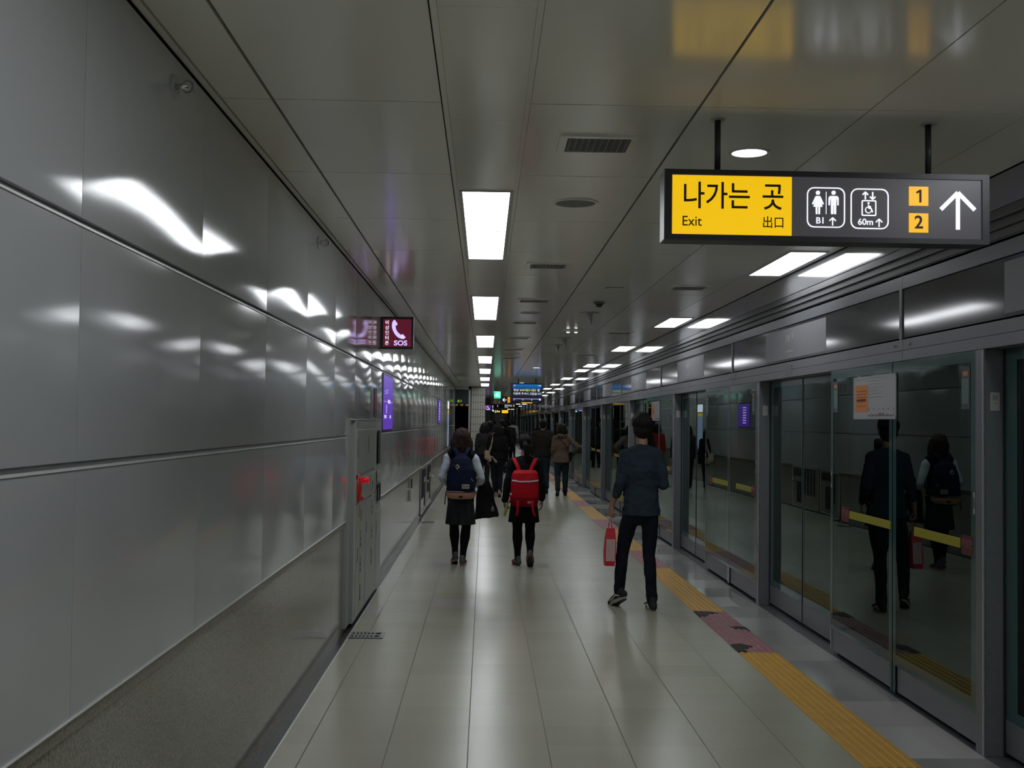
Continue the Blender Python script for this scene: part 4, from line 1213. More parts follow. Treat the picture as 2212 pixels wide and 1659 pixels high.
def shoe(parent, ank, heel_pitch, yaw, upper, sole, k=1.0, roll=0.0, accent=None, tag_=None, high=False):
    """ank: ankle joint; heel_pitch > 0 raises the heel (rotates about x at the toe ball)"""
    A = Vector(ank)
    mx = Matrix.Translation(A) @ Matrix.Rotation(yaw, 4, 'Z') @ Matrix.Rotation(-heel_pitch, 4, 'X') @ Matrix.Rotation(roll, 4, 'Y')
    b = MB(); z = -.075 * k
    b.tube([(0, -.075 * k, z + .035 * k), (0, -.04 * k, z + .045 * k), (0, .02 * k, z + .045 * k), (0, .09 * k, z + .036 * k), (0, .15 * k, z + .026 * k), (0, .175 * k, z + .022 * k)],
           [(.030 * k, .036 * k), (.037 * k, .044 * k), (.038 * k, .043 * k), (.045 * k, .032 * k), (.042 * k, .024 * k), (.030 * k, .018 * k)], 18)
    b.tube([(0, -.035 * k, z + .04 * k), (0, -.03 * k, z + (.13 if high else .092) * k)], [(.036 * k, .043 * k), (.033 * k, .040 * k)], 16)
    bmesh.ops.transform(b.bm, matrix=mx, verts=b.bm.verts)
    o = bake(b, 'shoe', upper, parent, .006 * k, 3)
    b = MB(); n = 28; pts = []
    for i in range(n):
        a = 2 * PI * i / n
        y = math.sin(a); x = math.cos(a)
        wv = (.043 if y > 0 else .035) * k * (1 - .12 * math.exp(-((y + .15) ** 2) / .08))
        pts.append((x * wv, .05 * k + y * .138 * k))
    b.prism(pts, .030 * k, lambda x_, d_, y_: mx @ Vector((x_, y_, z - .008 * k + d_)))
    b.mi = 1
    b.prism([(x_ * .97, y_ * .985 + .001) for x_, y_ in pts], .008 * k, lambda x_, d_, y_: mx @ Vector((x_, y_, z - .014 * k + d_)))
    q = b.build('sole', [sole, MT['rubber']], o)
    if accent:
        b = MB()
        for sx in (-1, 1):
            b.tube([mx @ Vector((sx * .040 * k, -.05 * k, z + .028 * k)), mx @ Vector((sx * .044 * k, 0, z + .050 * k)), mx @ Vector((sx * .047 * k, .06 * k, z + .030 * k)), mx @ Vector((sx * .049 * k, .10 * k, z + .028 * k))], [.004 * k, .0055 * k, .005 * k, .003 * k], 8)
        b.build('side_stripe', accent, o)
    return o

def person(label, loc, rz, H, J=None, female=False, vox=.007, top=None, topm=None, sleeve=1.0, bottom='pants', botm=None, skirt_z=.50, topz=.84,
           hair='short', hairm=None, sh=None, fat=1.0, headyaw=0.0, hands=None, group=None, simple=False, openneck=True, name='person'):
    s = H / 1.78
    root = thing(name, label, 'person', loc, rz, group)
    sw = .165 if female else .19
    j = dict(hipL=(-.088, 0, .93), hipR=(.088, 0, .93), knL=(-.095, .02, .50), knR=(.095, .02, .50), anL=(-.095, -.02, .085), anR=(.095, -.02, .085),
             shL=(-sw, 0, 1.43), shR=(sw, 0, 1.43), elL=(-sw - .055, -.03, 1.15), elR=(sw + .055, -.03, 1.15), wrL=(-sw - .06, .03, .90), wrR=(sw + .06, .03, .90),
             pitL=0, pitR=0, yawL=0.1, yawR=-.1, lean=0.0)
    j.update(J or {})
    q = {k: (Vector(v) * s if isinstance(v, tuple) else v) for k, v in j.items()}
    ln = q['lean']
    hw = .155 if female else .15; ww = .115 if female else .135; cw = .145 if female else .168
    def TP(z, y=0): return V(0, (y + ln * max(0, z - .95)) * s, z * s)
    f = fat * s
    headc = TP(1.675, .02)
    # body
    b = MB()
    b.tube([TP(.88), TP(.97), TP(1.10, .0), TP(1.27, .0), TP(1.40, -.008), TP(1.465, -.012)],
           [(hw * .9 * f, .090 * f), (hw * .88 * f, .088 * f), (ww * .9 * f, .078 * f), (cw * .9 * f, .090 * f), (cw * .8 * f, .070 * f), (.07 * s, .05 * s)], 20)
    b.tube([TP(1.44, -.012), TP(1.50, -.008), TP(1.585, .008)], [.062 * s, .053 * s if not female else .046 * s, .052 * s if not female else .046 * s], 14)
    b.ell(headc + V(0, -.012 * s, .02 * s), (.078 * s, .096 * s, .098 * s)); b.ell(headc + V(0, .018 * s, -.05 * s), (.062 * s, .072 * s, .070 * s)); b.ell(headc + V(0, .03 * s, -.092 * s), (.040 * s, .045 * s, .028 * s))
    b.tube([headc + V(0, .088 * s, .012 * s), headc + V(0, .106 * s, -.03 * s)], [.009 * s, .015 * s], 8)      # nose
    for e in (-1, 1):
        b.ell(headc + V(e * .079 * s, -.008 * s, -.02 * s), (.009 * s, .019 * s, .032 * s))                     # ears
        b.ell(headc + V(e * .034 * s, .082 * s, -.052 * s), (.02 * s, .012 * s, .02 * s))
    b.ell(headc + V(0, .086 * s, -.066 * s), (.024 * s, .010 * s, .010 * s))                                    # lips
    for S_ in 'LR':
        b.tube([q['sh' + S_], (q['sh' + S_] + q['el' + S_]) / 2, q['el' + S_]], [.040 * f, .038 * f, .033 * f], 14)
        m_ = q['el' + S_].lerp(q['wr' + S_], .35)
        b.tube([q['el' + S_], m_, q['wr' + S_]], [.033 * f, .036 * f, .025 * f], 14)
        kn, an, hp = q['kn' + S_], q['an' + S_], q['hip' + S_]
        b.tube([hp + V(0, 0, .03 * s), hp.lerp(kn, .5), kn], [.070 * f, .056 * f, .042 * f], 16)
        cf = kn.lerp(an, .32) + V(0, -.022 * s, 0)
        b.tube([kn, cf, kn.lerp(an, .72) + V(0, -.004 * s, 0), an], [.042 * f, .046 * f, .032 * f, .029 * f], 14)
        pt = q['pit' + S_]; yw = q['yaw' + S_]
        rm = Matrix.Rotation(yw, 3, 'Z') @ Matrix.Rotation(-pt, 3, 'X')
        b.tube([an + rm @ V(0, -.03 * s, -.035 * s), an + rm @ V(0, .04 * s, -.045 * s), an + rm @ V(0, .13 * s, -.056 * s)], [.028 * s, .030 * s, .018 * s], 10)
    hs = hands or {}
    for S_, e in (('L', -1), ('R', 1)):
        h = hs.get(S_, {})
        d = h.get('d', (q['wr' + S_] - q['el' + S_]).normalized())
        hand(b, q['wr' + S_], d, h.get('n', (-e, 0, 0)), h.get('s', (0, 1, 0)), h.get('curl', .45), h.get('thumb', .4), s)
    bake(b, 'body', SKIN, root, vox if simple else min(vox, .0052), 2)
    # face details
    if not simple:
        fd = MB()
        for e in (-1, 1):
            fd.ell(headc + V(e * .031 * s, .079 * s, .004 * s), (.012 * s, .009 * s, .008 * s)); fd.box((-.016 if e < 0 else -.016) * s + headc.x + e * .031 * s, headc.x + e * .031 * s + .016 * s, headc.y + .080 * s, headc.y + .088 * s, headc.z + .024 * s, headc.z + .029 * s)
        fd.build('eyes', HAIRB, root)
    # top
    if top:
        b = MB(); g = .014 * s
        pts = [(topz, 0), (max(topz + .03, .97), 0), (1.10, 0), (1.27, 0), (1.385, -.006)]
        rr = [((hw + .036) * f, (.136) * f), ((hw + .022) * f, .128 * f), ((ww + .02) * f, .105 * f), ((cw + .014) * f, .120 * f), ((cw * .98) * f, .102 * f)]
        if topz < .9: pts = [(topz, 0), (.95, 0), (1.10, 0), (1.27, 0), (1.385, -.006)]
        b.tube([TP(z, y) for z, y in pts] + [TP(1.44, -.012), TP(1.475, -.014), TP(1.498, -.012)], rr + [(.125 * f, .085 * f), (.082 * s, .072 * s), (.064 * s, .062 * s)], 24, cap=True, c0=.08, c1=.05)
        b.tube([q['shL'] + V(.01, 0, .012) * s, TP(1.465, -.012), q['shR'] + V(-.01, 0, .012) * s], [.052 * f, .060 * f, .052 * f], 16, ref=(0, 1, 0))
        for S_ in 'LR':
            sh_, el, wr = q['sh' + S_], q['el' + S_], q['wr' + S_]
            if sleeve > 0:
                b.ell(sh_, (.066 * f, .070 * f, .064 * f)); b.ell(el, (.050 * f, .050 * f, .050 * f))
                b.tube([sh_ + (V(.035, 0, .0) * s if S_ == 'L' else V(-.035, 0, 0) * s), sh_, sh_.lerp(el, .5), el], [.062 * f, .064 * f, .058 * f, .050 * f], 16)
                en = el.lerp(wr, sleeve)
                b.tube([el, el.lerp(en, .5), en], [.052 * f, .049 * f, .043 * f], 16)
            else:
                b.ell(sh_ + (V(.03, 0, .0) if S_ == 'L' else V(-.03, 0, 0)) * s, (.05 * f, .075 * f, .06 * f))
        tp = bake(b, top, topm, root, vox, 3, .010 * s, 8, (1, 1, 1.6), seed=len(label))
    # bottom
    if bottom == 'pants':
        b = MB()
        b.tube([TP(.97), TP(.93), TP(.85)], [((hw - .005) * f, .105 * f), ((hw + .006) * f, .114 * f), ((hw + .008) * f, .112 * f)], 22)
        for S_ in 'LR':
            kn, an, hp = q['kn' + S_], q['an' + S_], q['hip' + S_]
            b.ell(kn, (.060 * f, .062 * f, .064 * f)); b.ell(hp, (.076 * f, .094 * f, .085 * f))
            b.tube([hp + V(0, 0, .0), hp.lerp(kn, .2) - V(math.copysign(.012 * s, hp.x), 0, 0), hp.lerp(kn, .5), kn, kn.lerp(an, .35) + V(0, -.012 * s, 0), kn.lerp(an, .8), an + V(0, 0, .01 * s)],
                   [.083 * f, .087 * f, .077 * f, .060 * f, .060 * f, .051 * f, .054 * f], 18)
        bake(b, 'trousers', botm, root, vox, 3, .007 * s, 9, (1, 1, 1.3), seed=3)
    elif bottom == 'skirt':
        b = MB(); n = 96; rings = []
        for i, tt in enumerate([0, .15, .35, .6, .8, 1.0]):
            z = .98 + (skirt_z - .98) * tt; rx = (.140 + .055 * tt ** .6) * f; ry = (.120 + .055 * tt) * f; am = .007 * tt * s
            rings.append([b.bm.verts.new((math.cos(2 * PI * k / n) * (rx + am * math.cos(12 * 2 * PI * k / n)), math.sin(2 * PI * k / n) * (ry + am * math.cos(12 * 2 * PI * k / n)), z * s)) for k in range(n)])
        inn = [b.bm.verts.new(v.co * 1.0 + (V(0, 0, .002) - Vector((v.co.x, v.co.y, 0)) * .05)) for v in rings[-1]]
        rings.append(inn)
        top2 = [b.bm.verts.new(Vector((v.co.x * .9, v.co.y * .9, v.co.z))) for v in rings[0]]
        allr = rings + [top2]
        for a, c in zip(allr, allr[1:]):
            for k in range(n): b.face([a[k], a[(k + 1) % n], c[(k + 1) % n], c[k]], True)
        for k in range(n): b.face([top2[k], top2[(k + 1) % n], rings[0][(k + 1) % n], rings[0][k]], True)
        b.build('skirt', botm, root)
        b = MB()
        for S_ in 'LR':
            kn, an, hp = q['kn' + S_], q['an' + S_], q['hip' + S_]
            cf = kn.lerp(an, .30) + V(0, -.024 * s, 0); b.ell(kn, (.056 * f, .056 * f, .056 * f))
            b.tube([hp, hp.lerp(kn, .5), kn, cf, kn.lerp(an, .72), an + V(0, 0, -.03 * s)], [.096 * f, .082 * f, .062 * f, .067 * f, .045 * f, .039 * f], 16)
        bake(b, 'tights', CL['tights'], root, vox, 3)
    # hair
    b = MB(); hc = headc
    if hair == 'short':
        b.ell(hc + V(0, -.036 * s, .030 * s), (.101 * s, .098 * s, .098 * s)); b.ell(hc + V(0, -.052 * s, -.035 * s), (.087 * s, .064 * s, .085 * s)); b.ell(hc + V(0, .018 * s, .084 * s), (.078 * s, .072 * s, .042 * s))
        bake(b, 'hair', hairm or HAIRB, root, vox, 1, .007 * s, 30, (1, 1, .6), 2)
    elif hair == 'bob':
        b.ell(hc + V(0, -.036 * s, .026 * s), (.108 * s, .104 * s, .105 * s)); b.ell(hc + V(0, .018 * s, .084 * s), (.080 * s, .074 * s, .044 * s))
        b.tube([hc + V(0, -.03 * s, .04 * s), hc + V(0, -.035 * s, -.05 * s), hc + V(0, -.035 * s, -.13 * s), hc + V(0, -.04 * s, -.185 * s)], [(.108 * s, .098 * s), (.124 * s, .094 * s), (.128 * s, .082 * s), (.100 * s, .055 * s)], 20, c1=.5)
        for e in (-1, 1):
            b.tube([hc + V(e * .08 * s, .02 * s, .03 * s), hc + V(e * .11 * s, .02 * s, -.05 * s), hc + V(e * .125 * s, .01 * s, -.15 * s)], [.035 * s, .034 * s, .018 * s], 10)
        bake(b, 'hair', hairm or HAIRB, root, vox, 1, .014 * s, 34, (1.4, 1.4, .3), 4)
    elif hair == 'ponytail':
        b.ell(hc + V(0, -.034 * s, .028 * s), (.090 * s, .096 * s, .098 * s)); b.ell(hc + V(0, -.05 * s, -.025 * s), (.074 * s, .058 * s, .07 * s))
        b.ell(hc + V(0, .018 * s, .080 * s), (.074 * s, .070 * s, .042 * s))
        b.tube([hc + V(0, -.11 * s, .01 * s), hc + V(.01 * s, -.155 * s, -.03 * s), hc + V(.022 * s, -.15 * s, -.12 * s), hc + V(.03 * s, -.125 * s, -.21 * s), hc + V(.032 * s, -.115 * s, -.27 * s)], [.025 * s, .042 * s, .042 * s, .034 * s, .012 * s], 14)
        bake(b, 'hair', hairm or HAIRB, root, vox, 1, .007 * s, 34, (1.4, 1.4, .3), 4)
    # shoes
    up, so, ac = sh or (CL['black'], MT['rubber'], None)
    for S_ in 'LR':
        shoe(root, q['an' + S_], q['pit' + S_], q['yaw' + S_], up, so, s * (1.06 if female else 1.06), accent=ac)
    return root, q, s
# ------------------------------------------------------------------ the man in navy
SHK = mat('black_suede', (.012, .012, .013), .7); SOLEW = mat('cream_rubber_sole', (.36, .34, .30), .5); STRIPE = mat('white_stripe', (.7, .7, .68), .5)
# photo points are taken at about y = 10.55; the root stands between the feet
man, q, s = person('person in a navy long sleeved top and dark jeans, back turned, carrying a red bag', (1.455, 10.60, 0), .02, 1.785,
    J=dict(hipL=(-.092, 0, .92), hipR=(.088, 0, .92), knL=(-.162, .07, .50), anL=(-.185, .10, .135), knR=(.075, -.01, .48), anR=(.09, -.10, .082), pitL=.42, pitR=0.0, yawL=.42, yawR=.03,
           shL=(-.150, 0, 1.405), shR=(.150, 0, 1.405), elL=(-.200, -.03, 1.145), wrL=(-.268, .05, .935), elR=(.198, -.05, 1.14), wrR=(.15, .19, 1.20)),
    top='jumper', topm=CL['navy'], sleeve=.50, bottom='pants', botm=CL['jeans'], hair='short', sh=(SHK, SOLEW, STRIPE), fat=.96, vox=.0065, topz=.855,
    hands=dict(L=dict(d=(-.12, .10, -1), n=(.9, .3, 0), s=(0, 1, 0), curl=1.15, thumb=1.0), R=dict(n=(-1, 0, .3), s=(0, 0, 1), curl=.9)))
# phone in his right hand is hidden by his body and left out

# red striped paper bag hanging from his left hand
BR = mat('red_glossy_paper', (.58, .012, .030), .35); 
bag = thing('shopping_bag', 'tall red paper bag with white vertical stripes held by the person in navy', 'bag', (1.455 - .286, 10.66, .385))
def bag_panel():
    b = MB()
    w0, w1, d0, d1, h = .052, .036, .055, .018, .345
    xo = lambda z: .012 * z / h
    vs = []
    for z, w, d in ((0, .046, d0), (.10, .054, d0 + .002), (.24, .050, .046), (h, w1, d1)):
        vs.append([b.bm.verts.new((x + xo(z), y, z)) for x, y in ((-w, -d), (w, -d), (w, d), (-w, d))])
    for a, c in zip(vs, vs[1:]):
        for k in range(4): b.face([a[k], a[(k + 1) % 4], c[(k + 1) % 4], c[k]])
    b.face(vs[0][::-1]); b.face(vs[-1])
    return b
bag_panel().build('bag_body', BR, bag)
b = MB()
for i in range(9):
    x = -.036 + i * .0094
    b.mi = 0
    vs = [(x, -.0585, .045), (x + .0052, -.0585, .045), (x + .0052 + .004, -.052, .245), (x + .004, -.052, .245)]
    b.prism([(0, 0), (1, 0), (1, 1), (0, 1)], 1, lambda u, d, v, vs=vs: Vector(vs[0]).lerp(Vector(vs[1]), u).lerp(Vector(vs[3]).lerp(Vector(vs[2]), u), v) + Vector((0, -.0015 * d, 0)))
b.build('white_stripes', MT['white'], bag)
b = MB()
for dy in (-.016, .016):
    b.tube([(-.006, dy, .335), (-.004, dy * .8, .39), (.010, 0, .455), (.018, dy * .8, .39), (.024, dy, .335)], [.0028] * 5, 8, cap=True)
b.build('bag_handle', BR, bag)

# ------------------------------------------------------------------ schoolgirl with the navy backpack (left)
SG = mat('grey_mesh_shoe', (.09, .092, .10), .7, 0, .3, 60); SP = mat('pink_sole', (.60, .20, .24), .5); SRED = mat('dark_red_sole', (.16, .035, .04), .6)
g1x, g1y = -.272, 13.72
girl, q, s = person('person with reddish brown bob, white sleeves and dark skirt wearing a navy backpack', (g1x, g1y, 0), 0.0, 1.60, female=True,
    J=dict(hipL=(-.085, 0, .93), hipR=(.085, 0, .93), knL=(-.085, .06, .50), anL=(-.065, .05, .115), knR=(.075, 0, .49), anR=(.032, -.04, .088), pitL=.30, pitR=.06, yawL=.15, yawR=-.10,
           shL=(-.172, 0, 1.405), shR=(.172, 0, 1.405), elL=(-.262, -.04, 1.155), wrL=(-.19, .13, 1.06), elR=(.27, -.04, 1.15), wrR=(.235, .11, 1.03)),
    top='white_shirt', topm=CL['shirt'], sleeve=.95, bottom='skirt', botm=CL['skirt'], skirt_z=.535, hair='bob', hairm=HAIRR, sh=(SG, SP, None), topz=.97, vox=.0065,
    hands=dict(R=dict(d=(.1, .25, -1), n=(-1, .2, 0), curl=1.1, thumb=.9)))
b = MB()
b.tube([V(0, 0, .95) * s, V(0, 0, 1.10) * s, V(0, 0, 1.27) * s, V(0, -.006, 1.385) * s, V(0, -.012, 1.45) * s, V(0, -.014, 1.49) * s], [(.192 * s, .146 * s), (.156 * s, .130 * s), (.176 * s, .140 * s), (.160 * s, .124 * s), (.135 * s, .098 * s), (.08 * s, .078 * s)], 24, c0=.1)
b.tube([V(-.135, -.004, 1.425) * s, V(-.08, -.008, 1.455) * s, V(0, -.014, 1.478) * s, V(.08, -.008, 1.455) * s, V(.135, -.004, 1.425) * s], [.086 * s, .078 * s, .072 * s, .078 * s, .086 * s], 16, c0=.45, c1=.45)
bake(b, 'knit_vest', CL['black'], girl, .007, 3, .008, 9)
b = MB(); b.tube([V(.13, .06, 1.75) * s, V(.145, .03, 1.62) * s, V(.13, -.0, 1.50) * s], [.016, .020, .012], 10)

# navy backpack
NV = cloth('navy_canvas', (.009, .015, .036), .8); TAN = mat('tan_suede', (.46, .24, .16), .75, 0, .08, 30); CREAM = mat('cream_patch', (.50, .44, .34), .6)
bp = thing('backpack', 'navy canvas backpack with tan suede base and a cream diamond patch', 'backpack', (g1x + .005, g1y - .145, .785))
b = MB()
b.tube([V(0, -.06, .05), V(0, -.075, .16), V(0, -.07, .34), V(0, -.045, .46), V(0, -.03, .515)], [(.168, .078), (.166, .086), (.150, .080), (.118, .062), (.055, .03)], 32, power=3.0)
bake(b, 'bag_body', NV, bp, .006, 3, .006, 9, seed=5)
b = MB()
b.tube([V(0, -.058, .022), V(0, -.062, .050), V(0, -.064, .088)], [(.150, .070), (.173, .085), (.172, .088)], 32, power=3.0, c0=.25, c1=.05)
bs = bake(b, 'suede_base', TAN, bp, .006, 2)
b = MB(); b.box(-.022, .022, -.154, -.135, .022, .048, .004); b.build('strap_tab', MT['black'], bs)
b = MB(); b.tube([V(-.172, -.06, .10), V(-.15, -.145, .098), V(0, -.158, .096), V(.15, -.145, .098), V(.172, -.06, .10)], [.0035] * 5, 8); b.build('piping', CREAM, bp)
b = MB(); b.tube([V(-.115, -.10, .415), V(-.135, -.115, .30), V(-.140, -.12, .14)], [.003] * 3, 8); b.tube([V(-.05, -.12, .44), V(.04, -.115, .45), V(.12, -.10, .36), V(.150, -.10, .20), V(.155, -.09, .12)], [.0035] * 5, 8); b.build('zip', MT['black'], bp)
b = MB()
dm = [(0, .032), (.030, 0), (0, -.032), (-.030, 0)]
b.ring([(x - .045, z + .385) for x, z in dm], [(x * .48 - .045, z * .48 + .385) for x, z in dm], .012, lambda x, d, z: Vector((x, -.148 + d, z))); b.build('diamond_patch', CREAM, bp)
b = MB(); b.tube([V(-.10, -.13, .385), V(-.075, -.142, .395), V(-.045, -.146, .385)], [.014, .012, .008], 10); b.build('cord_knot', MT['black'], bp)
b = MB(); b.box(.012, .098, -.166, -.150, .132, .182, .002); pt = b.build('brand_patch', CREAM, bp)
b = MB(); b.prism(circ(.072, .150, .018, 14, 0, PI), .003, lambda x, d, z: Vector((x, -.169 + d, z)))
for i in range(3): b.box(.020, .048, -.168, -.166, .145 + i * .010, .150 + i * .010)
b.build('patch_print', mat('patch_brown', (.09, .06, .04), .6), pt)
b = MB(); b.box(.115, .123, -.14, -.12, .20, .255, .002, mx=Matrix.Rotation(.0, 4, 'Y')); b.tube([V(.11, -.135, .26), V(.125, -.132, .235), V(.14, -.125, .215)], [.006, .008, .005], 8); b.build('zip_pull', CREAM, bp)
for e in (-1, 1):
    b = MB()
    b.tube([V(e * .040, -.02, .49), V(e * .062, .0, .555), V(e * .085, .040, .600), V(e * .090, .13, .592)], [(.026, .009), (.026, .010), (.026, .010), (.026, .010)], 14, ref=(1, 0, 0))
    b.tube([V(e * .090, .13, .592), V(e * .100, .245, .50), V(e * .145, .25, .35), V(e * .168, .15, .20), V(e * .160, .0, .13)], [(.028, .009), (.026, .008), (.024, .008), (.014, .006), (.010, .005)], 14)
    b.build('shoulder_strap', NV, bp)
b = MB(); b.tube([V(-.168, -.03, .13), V(-.182, -.05, .03), V(-.188, -.05, -.06)], [(.006, .004)] * 3, 8); b.build('loose_strap', MT['black'], bp)

# black tote she carries, hanging beside her right leg
tote = thing('tote_bag', 'large black cloth bag with a small white emblem hanging from a hand', 'bag', (g1x + .285, g1y + .06, .54))
b = MB()
pro = [(-.115, .0), (.175, .03), (.10, .34), (.045, .46), (-.045, .47), (-.10, .30)]
n = len(pro)
ta = [b.bm.verts.new((x, -.035 - .012 * math.sin(i * 2.1), z)) for i, (x, z) in enumerate(pro)]; tb = [b.bm.verts.new((x * .96, .035, z)) for x, z in pro]
b.face(ta[::-1]); b.face(tb)
for i in range(n): b.face([ta[i], ta[(i + 1) % n], tb[(i + 1) % n], tb[i]])
bmesh.ops.subdivide_edges(b.bm, edges=b.bm.edges, cuts=0)
TB = cloth('black_nylon', (.008, .008, .009), .6)
bake(b, 'bag_body', TB, tote, .007, 3, .016, 9, (1.4, 1, .5), seed=9)
b = MB(); b.tube([V(-.03, 0, .44), V(-.028, 0, .50), V(-.02, .01, .545)], [.008, .006, .006], 8); b.tube([V(.03, 0, .44), V(.012, 0, .50), V(-.01, .01, .545)], [.008, .006, .006], 8); b.build('bag_handle', TB, tote)
b = MB(); b.prism([(.085, .135), (.105, .135), (.096, .165)], .004, lambda x, d, z: Vector((x, -.063 + d, z))); b.box(.076, .116, -.063, -.059, .120, .128); b.box(.078, .114, -.063, -.059, .100, .106); b.build('emblem', MT['offwhite'], tote)

# ------------------------------------------------------------------ schoolgirl with the red backpack (right)
g2x, g2y = .478, 13.62
girl2, q, s = person('person with a black ponytail in a dark blazer and skirt wearing a red backpack', (g2x, g2y, 0), 0.0, 1.545, female=True,
    J=dict(hipL=(-.085, 0, .93), hipR=(.085, 0, .93), knL=(-.085, .05, .50), anL=(-.075, .12, .088), knR=(.085, .01, .50), anR=(.085, -.13, .17), pitL=0, pitR=.72, yawL=.25, yawR=-.12,
           shL=(-.165, 0, 1.40), shR=(.165, 0, 1.40), elL=(-.225, -.03, 1.13), wrL=(-.262, .04, .88), elR=(.235, -.03, 1.13), wrR=(.245, .03, .90)),
    top='blazer', topm=CL['blazer'], sleeve=.95, bottom='skirt', botm=CL['black'], skirt_z=.60, hair='ponytail', sh=(SG, SRED, mat('pink_accent', (.5, .12, .12), .5)), topz=.86, fat=1.06, vox=.0065,
    hands=dict(L=dict(d=(0, .2, -1), n=(1, .2, 0), curl=1.0, thumb=.9)))
RED = cloth('red_nylon', (.52, .008, .020), .5, .06, .2); RED2 = cloth('dark_red_nylon', (.25, .006, .012), .6, .1)
SILV = mat('reflective_tape', (.62, .62, .62), .3, .2)
rb = thing('backpack', 'bright red boxy backpack with a pale reflective stripe and two dangling straps', 'backpack', (g2x + .0, g2y - .13, .705))
b = MB(); b.tube([V(0, -.065, .035), V(0, -.08, .09), V(0, -.08, .30), V(0, -.075, .37), V(0, -.06, .405)], [(.150, .070), (.160, .085), (.156, .085), (.150, .078), (.128, .055)], 36, power=5, c0=.25, c1=.15)
bake(b, 'bag_body', RED2, rb, .006, 2)
b = MB(); b.tube([V(0, -.088, .128), V(0, -.092, .17), V(0, -.092, .32), V(0, -.085, .385), V(0, -.07, .418)], [(.158, .082), (.165, .088), (.162, .088), (.153, .080), (.132, .06)], 36, power=5, c0=.15, c1=.15)
fl = bake(b, 'flap', RED, rb, .006, 2, .004, 10)
b = MB(); b.tube([V(-.150, -.185, .318), V(-.06, -.190, .306), V(.06, -.190, .309), V(.150, -.183, .322)], [(.004, .009)] * 4, 10, ref=(0, 1, 0)); b.build('reflective_stripe', SILV, fl)
b = MB(); b.box(-.175, -.150, -.16, -.10, .148, .172, .003); b.build('side_tape', SILV, rb)
b = MB(); b.ell((-.118, -.187, .28), (.004, .003, .004)); b.build('stud', mat('brass', (.8, .45, .1), .3, .8), fl)
b = MB(); b.box(.03, .105, -.163, -.155, .055, .082, .001); b.build('brand_print', mat('pale_pink_print', (.50, .16, .18), .5), rb)
for e in (-1, 1):
    b = MB(); x = e * .085
    b.tube([V(x, -.165, .085), V(x + .002, -.178, .03), V(x + (e > 0) * .012, -.175, -.03), V(x + e * .012 + (e > 0) * .02, -.165, -.088)], [(.014, .004)] * 4, 12)
    b.build('dangling_strap', RED, rb)
    b = MB()
    b.tube([V(e * .060, -.035, .40), V(e * .085, -.015, .48), V(e * .128, .04, .565), V(e * .14, .13, .560)], [(.024, .010)] * 4, 12)
    b.tube([V(e * .14, .13, .560), V(e * .14, .235, .46), V(e * .155, .24, .30), V(e * .165, .12, .12), V(e * .15, .0, .06)], [(.024, .008), (.024, .008), (.02, .007), (.012, .005), (.01, .005)], 12)
    b.build('shoulder_strap', RED, rb)
# snack or bottle held in her left hand
bt = thing('bottle', 'thin yellow green striped bottle held low by the person with the red backpack', 'bottle', (g2x - .215, g2y + .02, .60))
b = MB(); b.tube([V(-.012, 0, 0), V(0, 0, .04), V(.012, 0, .10), V(.022, 0, .135)], [.014, .017, .016, .008], 14); b.mi = 1
b.build('bottle_body', mat('lime_green_plastic', (.35, .42, .06), .35), bt)
b = MB(); b.tube([V(.022, 0, .135), V(.028, 0, .155)], [.009, .008], 12); b.build('bottle_cap', mat('dark_green_cap', (.06, .12, .02), .4), bt)

# ------------------------------------------------------------------ people further along
def walk(ph, w=.09):
    """leg pose for a stride, ph=+1 right foot back, -1 left foot back"""
    a = dict(knL=(-w, .06, .50), anL=(-w, .10, .088), pitL=0.0, knR=(w, .0, .50), anR=(w, -.18, .15), pitR=.6)
    if ph > 0: return a
    return dict(knR=(w, .06, .50), anR=(w, .10, .088), pitR=0.0, knL=(-w, .0, .50), anL=(-w, -.18, .15), pitL=.6)
J1 = walk(-1); J1.update(anR=(.065, -.16, .13), pitR=.5, knR=(.075, 0, .5), anL=(-.03, .05, .088), pitL=0, knL=(-.06, .03, .5))
w3, q, s = person('person in a black jacket and jeans between the two backpacks, beige bag at left', (.295, 26.1, 0), 0, 1.64, J=J1, female=True, vox=.010, top='jacket', topm=CL['black'], botm=CL['jeans'], hair='bob', sh=(mat('beige_shoe', (.3, .22, .17), .6), SOLEW, None), topz=.93, fat=1.18, simple=True)
b = MB(); b.tube([V(-.10, -.13, 1.40), V(-.14, -.16, 1.15), V(-.20, -.15, .98)], [(.012, .008), (.022, .012), (.035, .02)], 12); b.tube([V(-.245, -.12, 1.02), V(-.22, -.14, .90), V(-.17, -.15, .83)], [(.05, .05), (.075, .06), (.04, .04)], 16); b.tube([V(-.13, -.15, .92), V(-.06, -.15, .84), V(-.03, -.14, .80)], [.015, .02, .03], 10)
CT = cloth('cream_cloth', (.36, .27, .20), .8)
o = bake(b, 'shoulder_bag', CT, None, .009, 2, .008, 12); o.location = (.295, 26.1, 0)
tag(o, 'pale beige cloth bag slung on the back of the person in the black jacket', 'bag')
b = MB(); b.tube([V(-.12, -.10, 1.42), V(-.04, -.05, 1.475)], [.010, .010], 8); sp_ = b.build('bag_strap', CT, o)
JM = walk(1); JM.update(elL=(-.27, -.04, 1.14), wrL=(-.25, .1, .95), elR=(.25, -.03, 1.15), wrR=(.2, .12, 1.0))
m4, q, s = person('person with short hair in a dark brown jacket and blue jeans beside the taupe jacket', (1.40, 27.6, 0), 0, 1.77, J=JM, vox=.010, top='jacket', topm=CL['dkbrown'], botm=CL['blue'], hair='short', fat=1.3, topz=.90, simple=True)
JW = walk(-1, .10); JW.update(elR=(.40, -.06, 1.22), wrR=(.27, .08, 1.02), elL=(-.22, -.02, 1.15), wrL=(-.2, .12, .98), lean=.02)
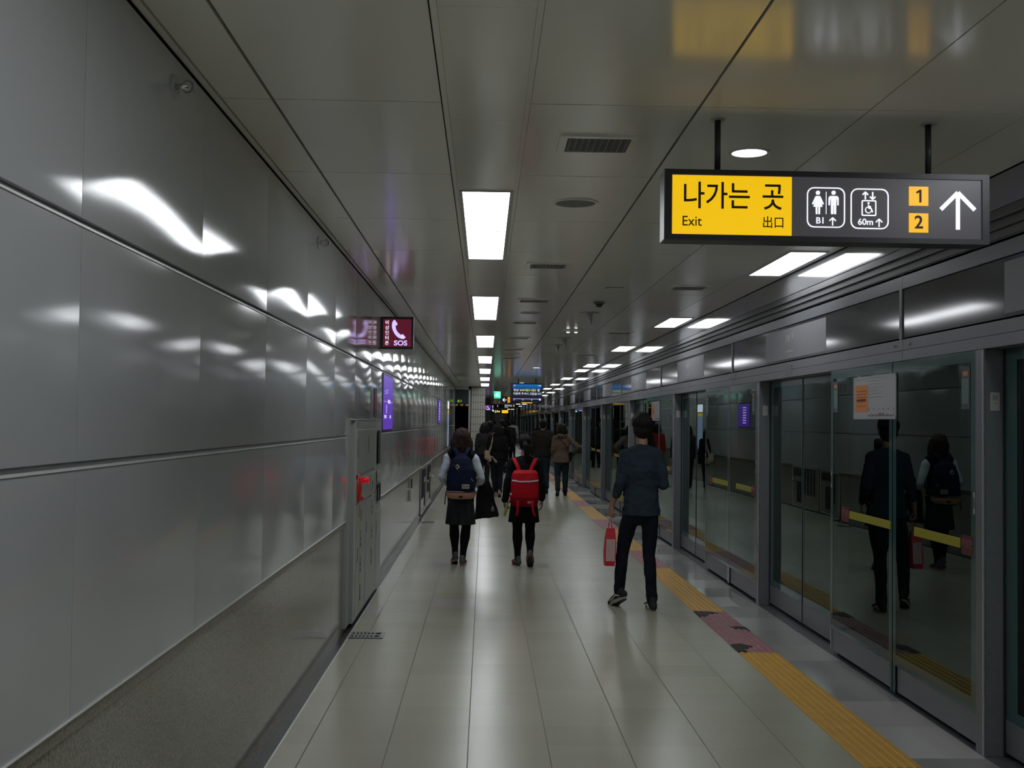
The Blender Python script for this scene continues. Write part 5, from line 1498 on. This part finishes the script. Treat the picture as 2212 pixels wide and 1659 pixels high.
w4, q, s = person('person in a taupe hooded jacket with one elbow out', (1.80, 26.7, .008), 0, 1.65, J=JW, female=True, vox=.010, top='jacket', topm=CL['taupe'], botm=CL['blue'], hair='bob', fat=1.25, topz=.83, simple=True, sh=(CL['black'], MT['rubber'], None))
b = MB(); b.tube([V(-.10, -.11, 1.40), V(0, -.135, 1.385), V(.10, -.11, 1.40)], [.035, .05, .035], 12); bake(b, 'hood', CL['taupe'], w4, .012, 2)
b = MB(); b.box(.16, .235, -.10, .10, .83, 1.02, .02); sb = b.build('shoulder_bag', CL['black']); sb.location = (1.80, 26.7, 0); tag(sb, 'small black shoulder bag at the hip of the taupe jacket', 'bag')
b = MB(); b.tube([V(.19, -.09, 1.0), V(.08, -.15, 1.18), V(-.06, -.135, 1.33), V(-.12, -.06, 1.40)], [.007] * 4, 8); b.build('bag_strap', CL['black'], sb)
bg = [ # label, x, y, H, female, top mat, bottoms, hair, hair mat, fat, phase
 ('person with black hair in a black coat, half hidden behind the beige bag', .0, 30.5, 1.66, True, 'grey', 'jeans', 'bob', None, 1.2, 1),
 ('person in a red top just behind the black coat', .16, 33.5, 1.70, True, 'red', 'jeans', 'bob', None, 1.1, -1),
 ('tall person in a dark coat in the middle of the crowd', .60, 38.5, 1.76, False, 'black', 'jeans', 'short', None, 1.2, 1),
 ('person in a dark green grey coat left of the pale hoodie', .92, 44.0, 1.76, False, 'grey', 'black', 'short', None, 1.25, -1),
 ('person in a pale grey hoodie and black trousers far down the platform', 1.36, 56.0, 1.80, False, 'hood', 'black', 'short', None, 1.15, 1),
 ('person in black right beside the far pale hoodie', 1.12, 60.0, 1.84, False, 'black', 'black', 'short', None, 1.1, -1),
 ('person with a dark head seen above the crowd before the dark core wall', .42, 52.0, 1.72, False, 'grey', 'black', 'short', None, 1.1, 1),
 ('person in a bright red top mostly hidden behind the reddish brown bob', -.63, 31.0, 1.52, True, 'red', 'jeans', 'bob', None, 1.15, 1)]
for lb, x, y, H, fe, tm, bmn, hr, hm, ft, ph in bg:
    person(lb, (x, y, 0), random.uniform(-.05, .05), H, J=walk(ph), female=fe, vox=.014, top='coat' if tm != 'hood' else 'hoodie', topm=CL[tm], botm=CL[bmn], hair=hr, hairm=hm, fat=ft, topz=.88, simple=True)
# two people facing the camera far away
person('tiny figure facing the camera beside the tiled pillar', (.14, 50.0, 0), PI, 1.78, J=walk(1), vox=.014, top='coat', topm=CL['grey'], botm=CL['black'], hair='short', simple=True)
person('tiny figure with a pale face beyond the dark brown jacket', (2.28, 46.5, 0), PI, 1.74, J=walk(-1), vox=.014, top='shirt', topm=CL['blazer'], botm=CL['black'], hair='short', simple=True)
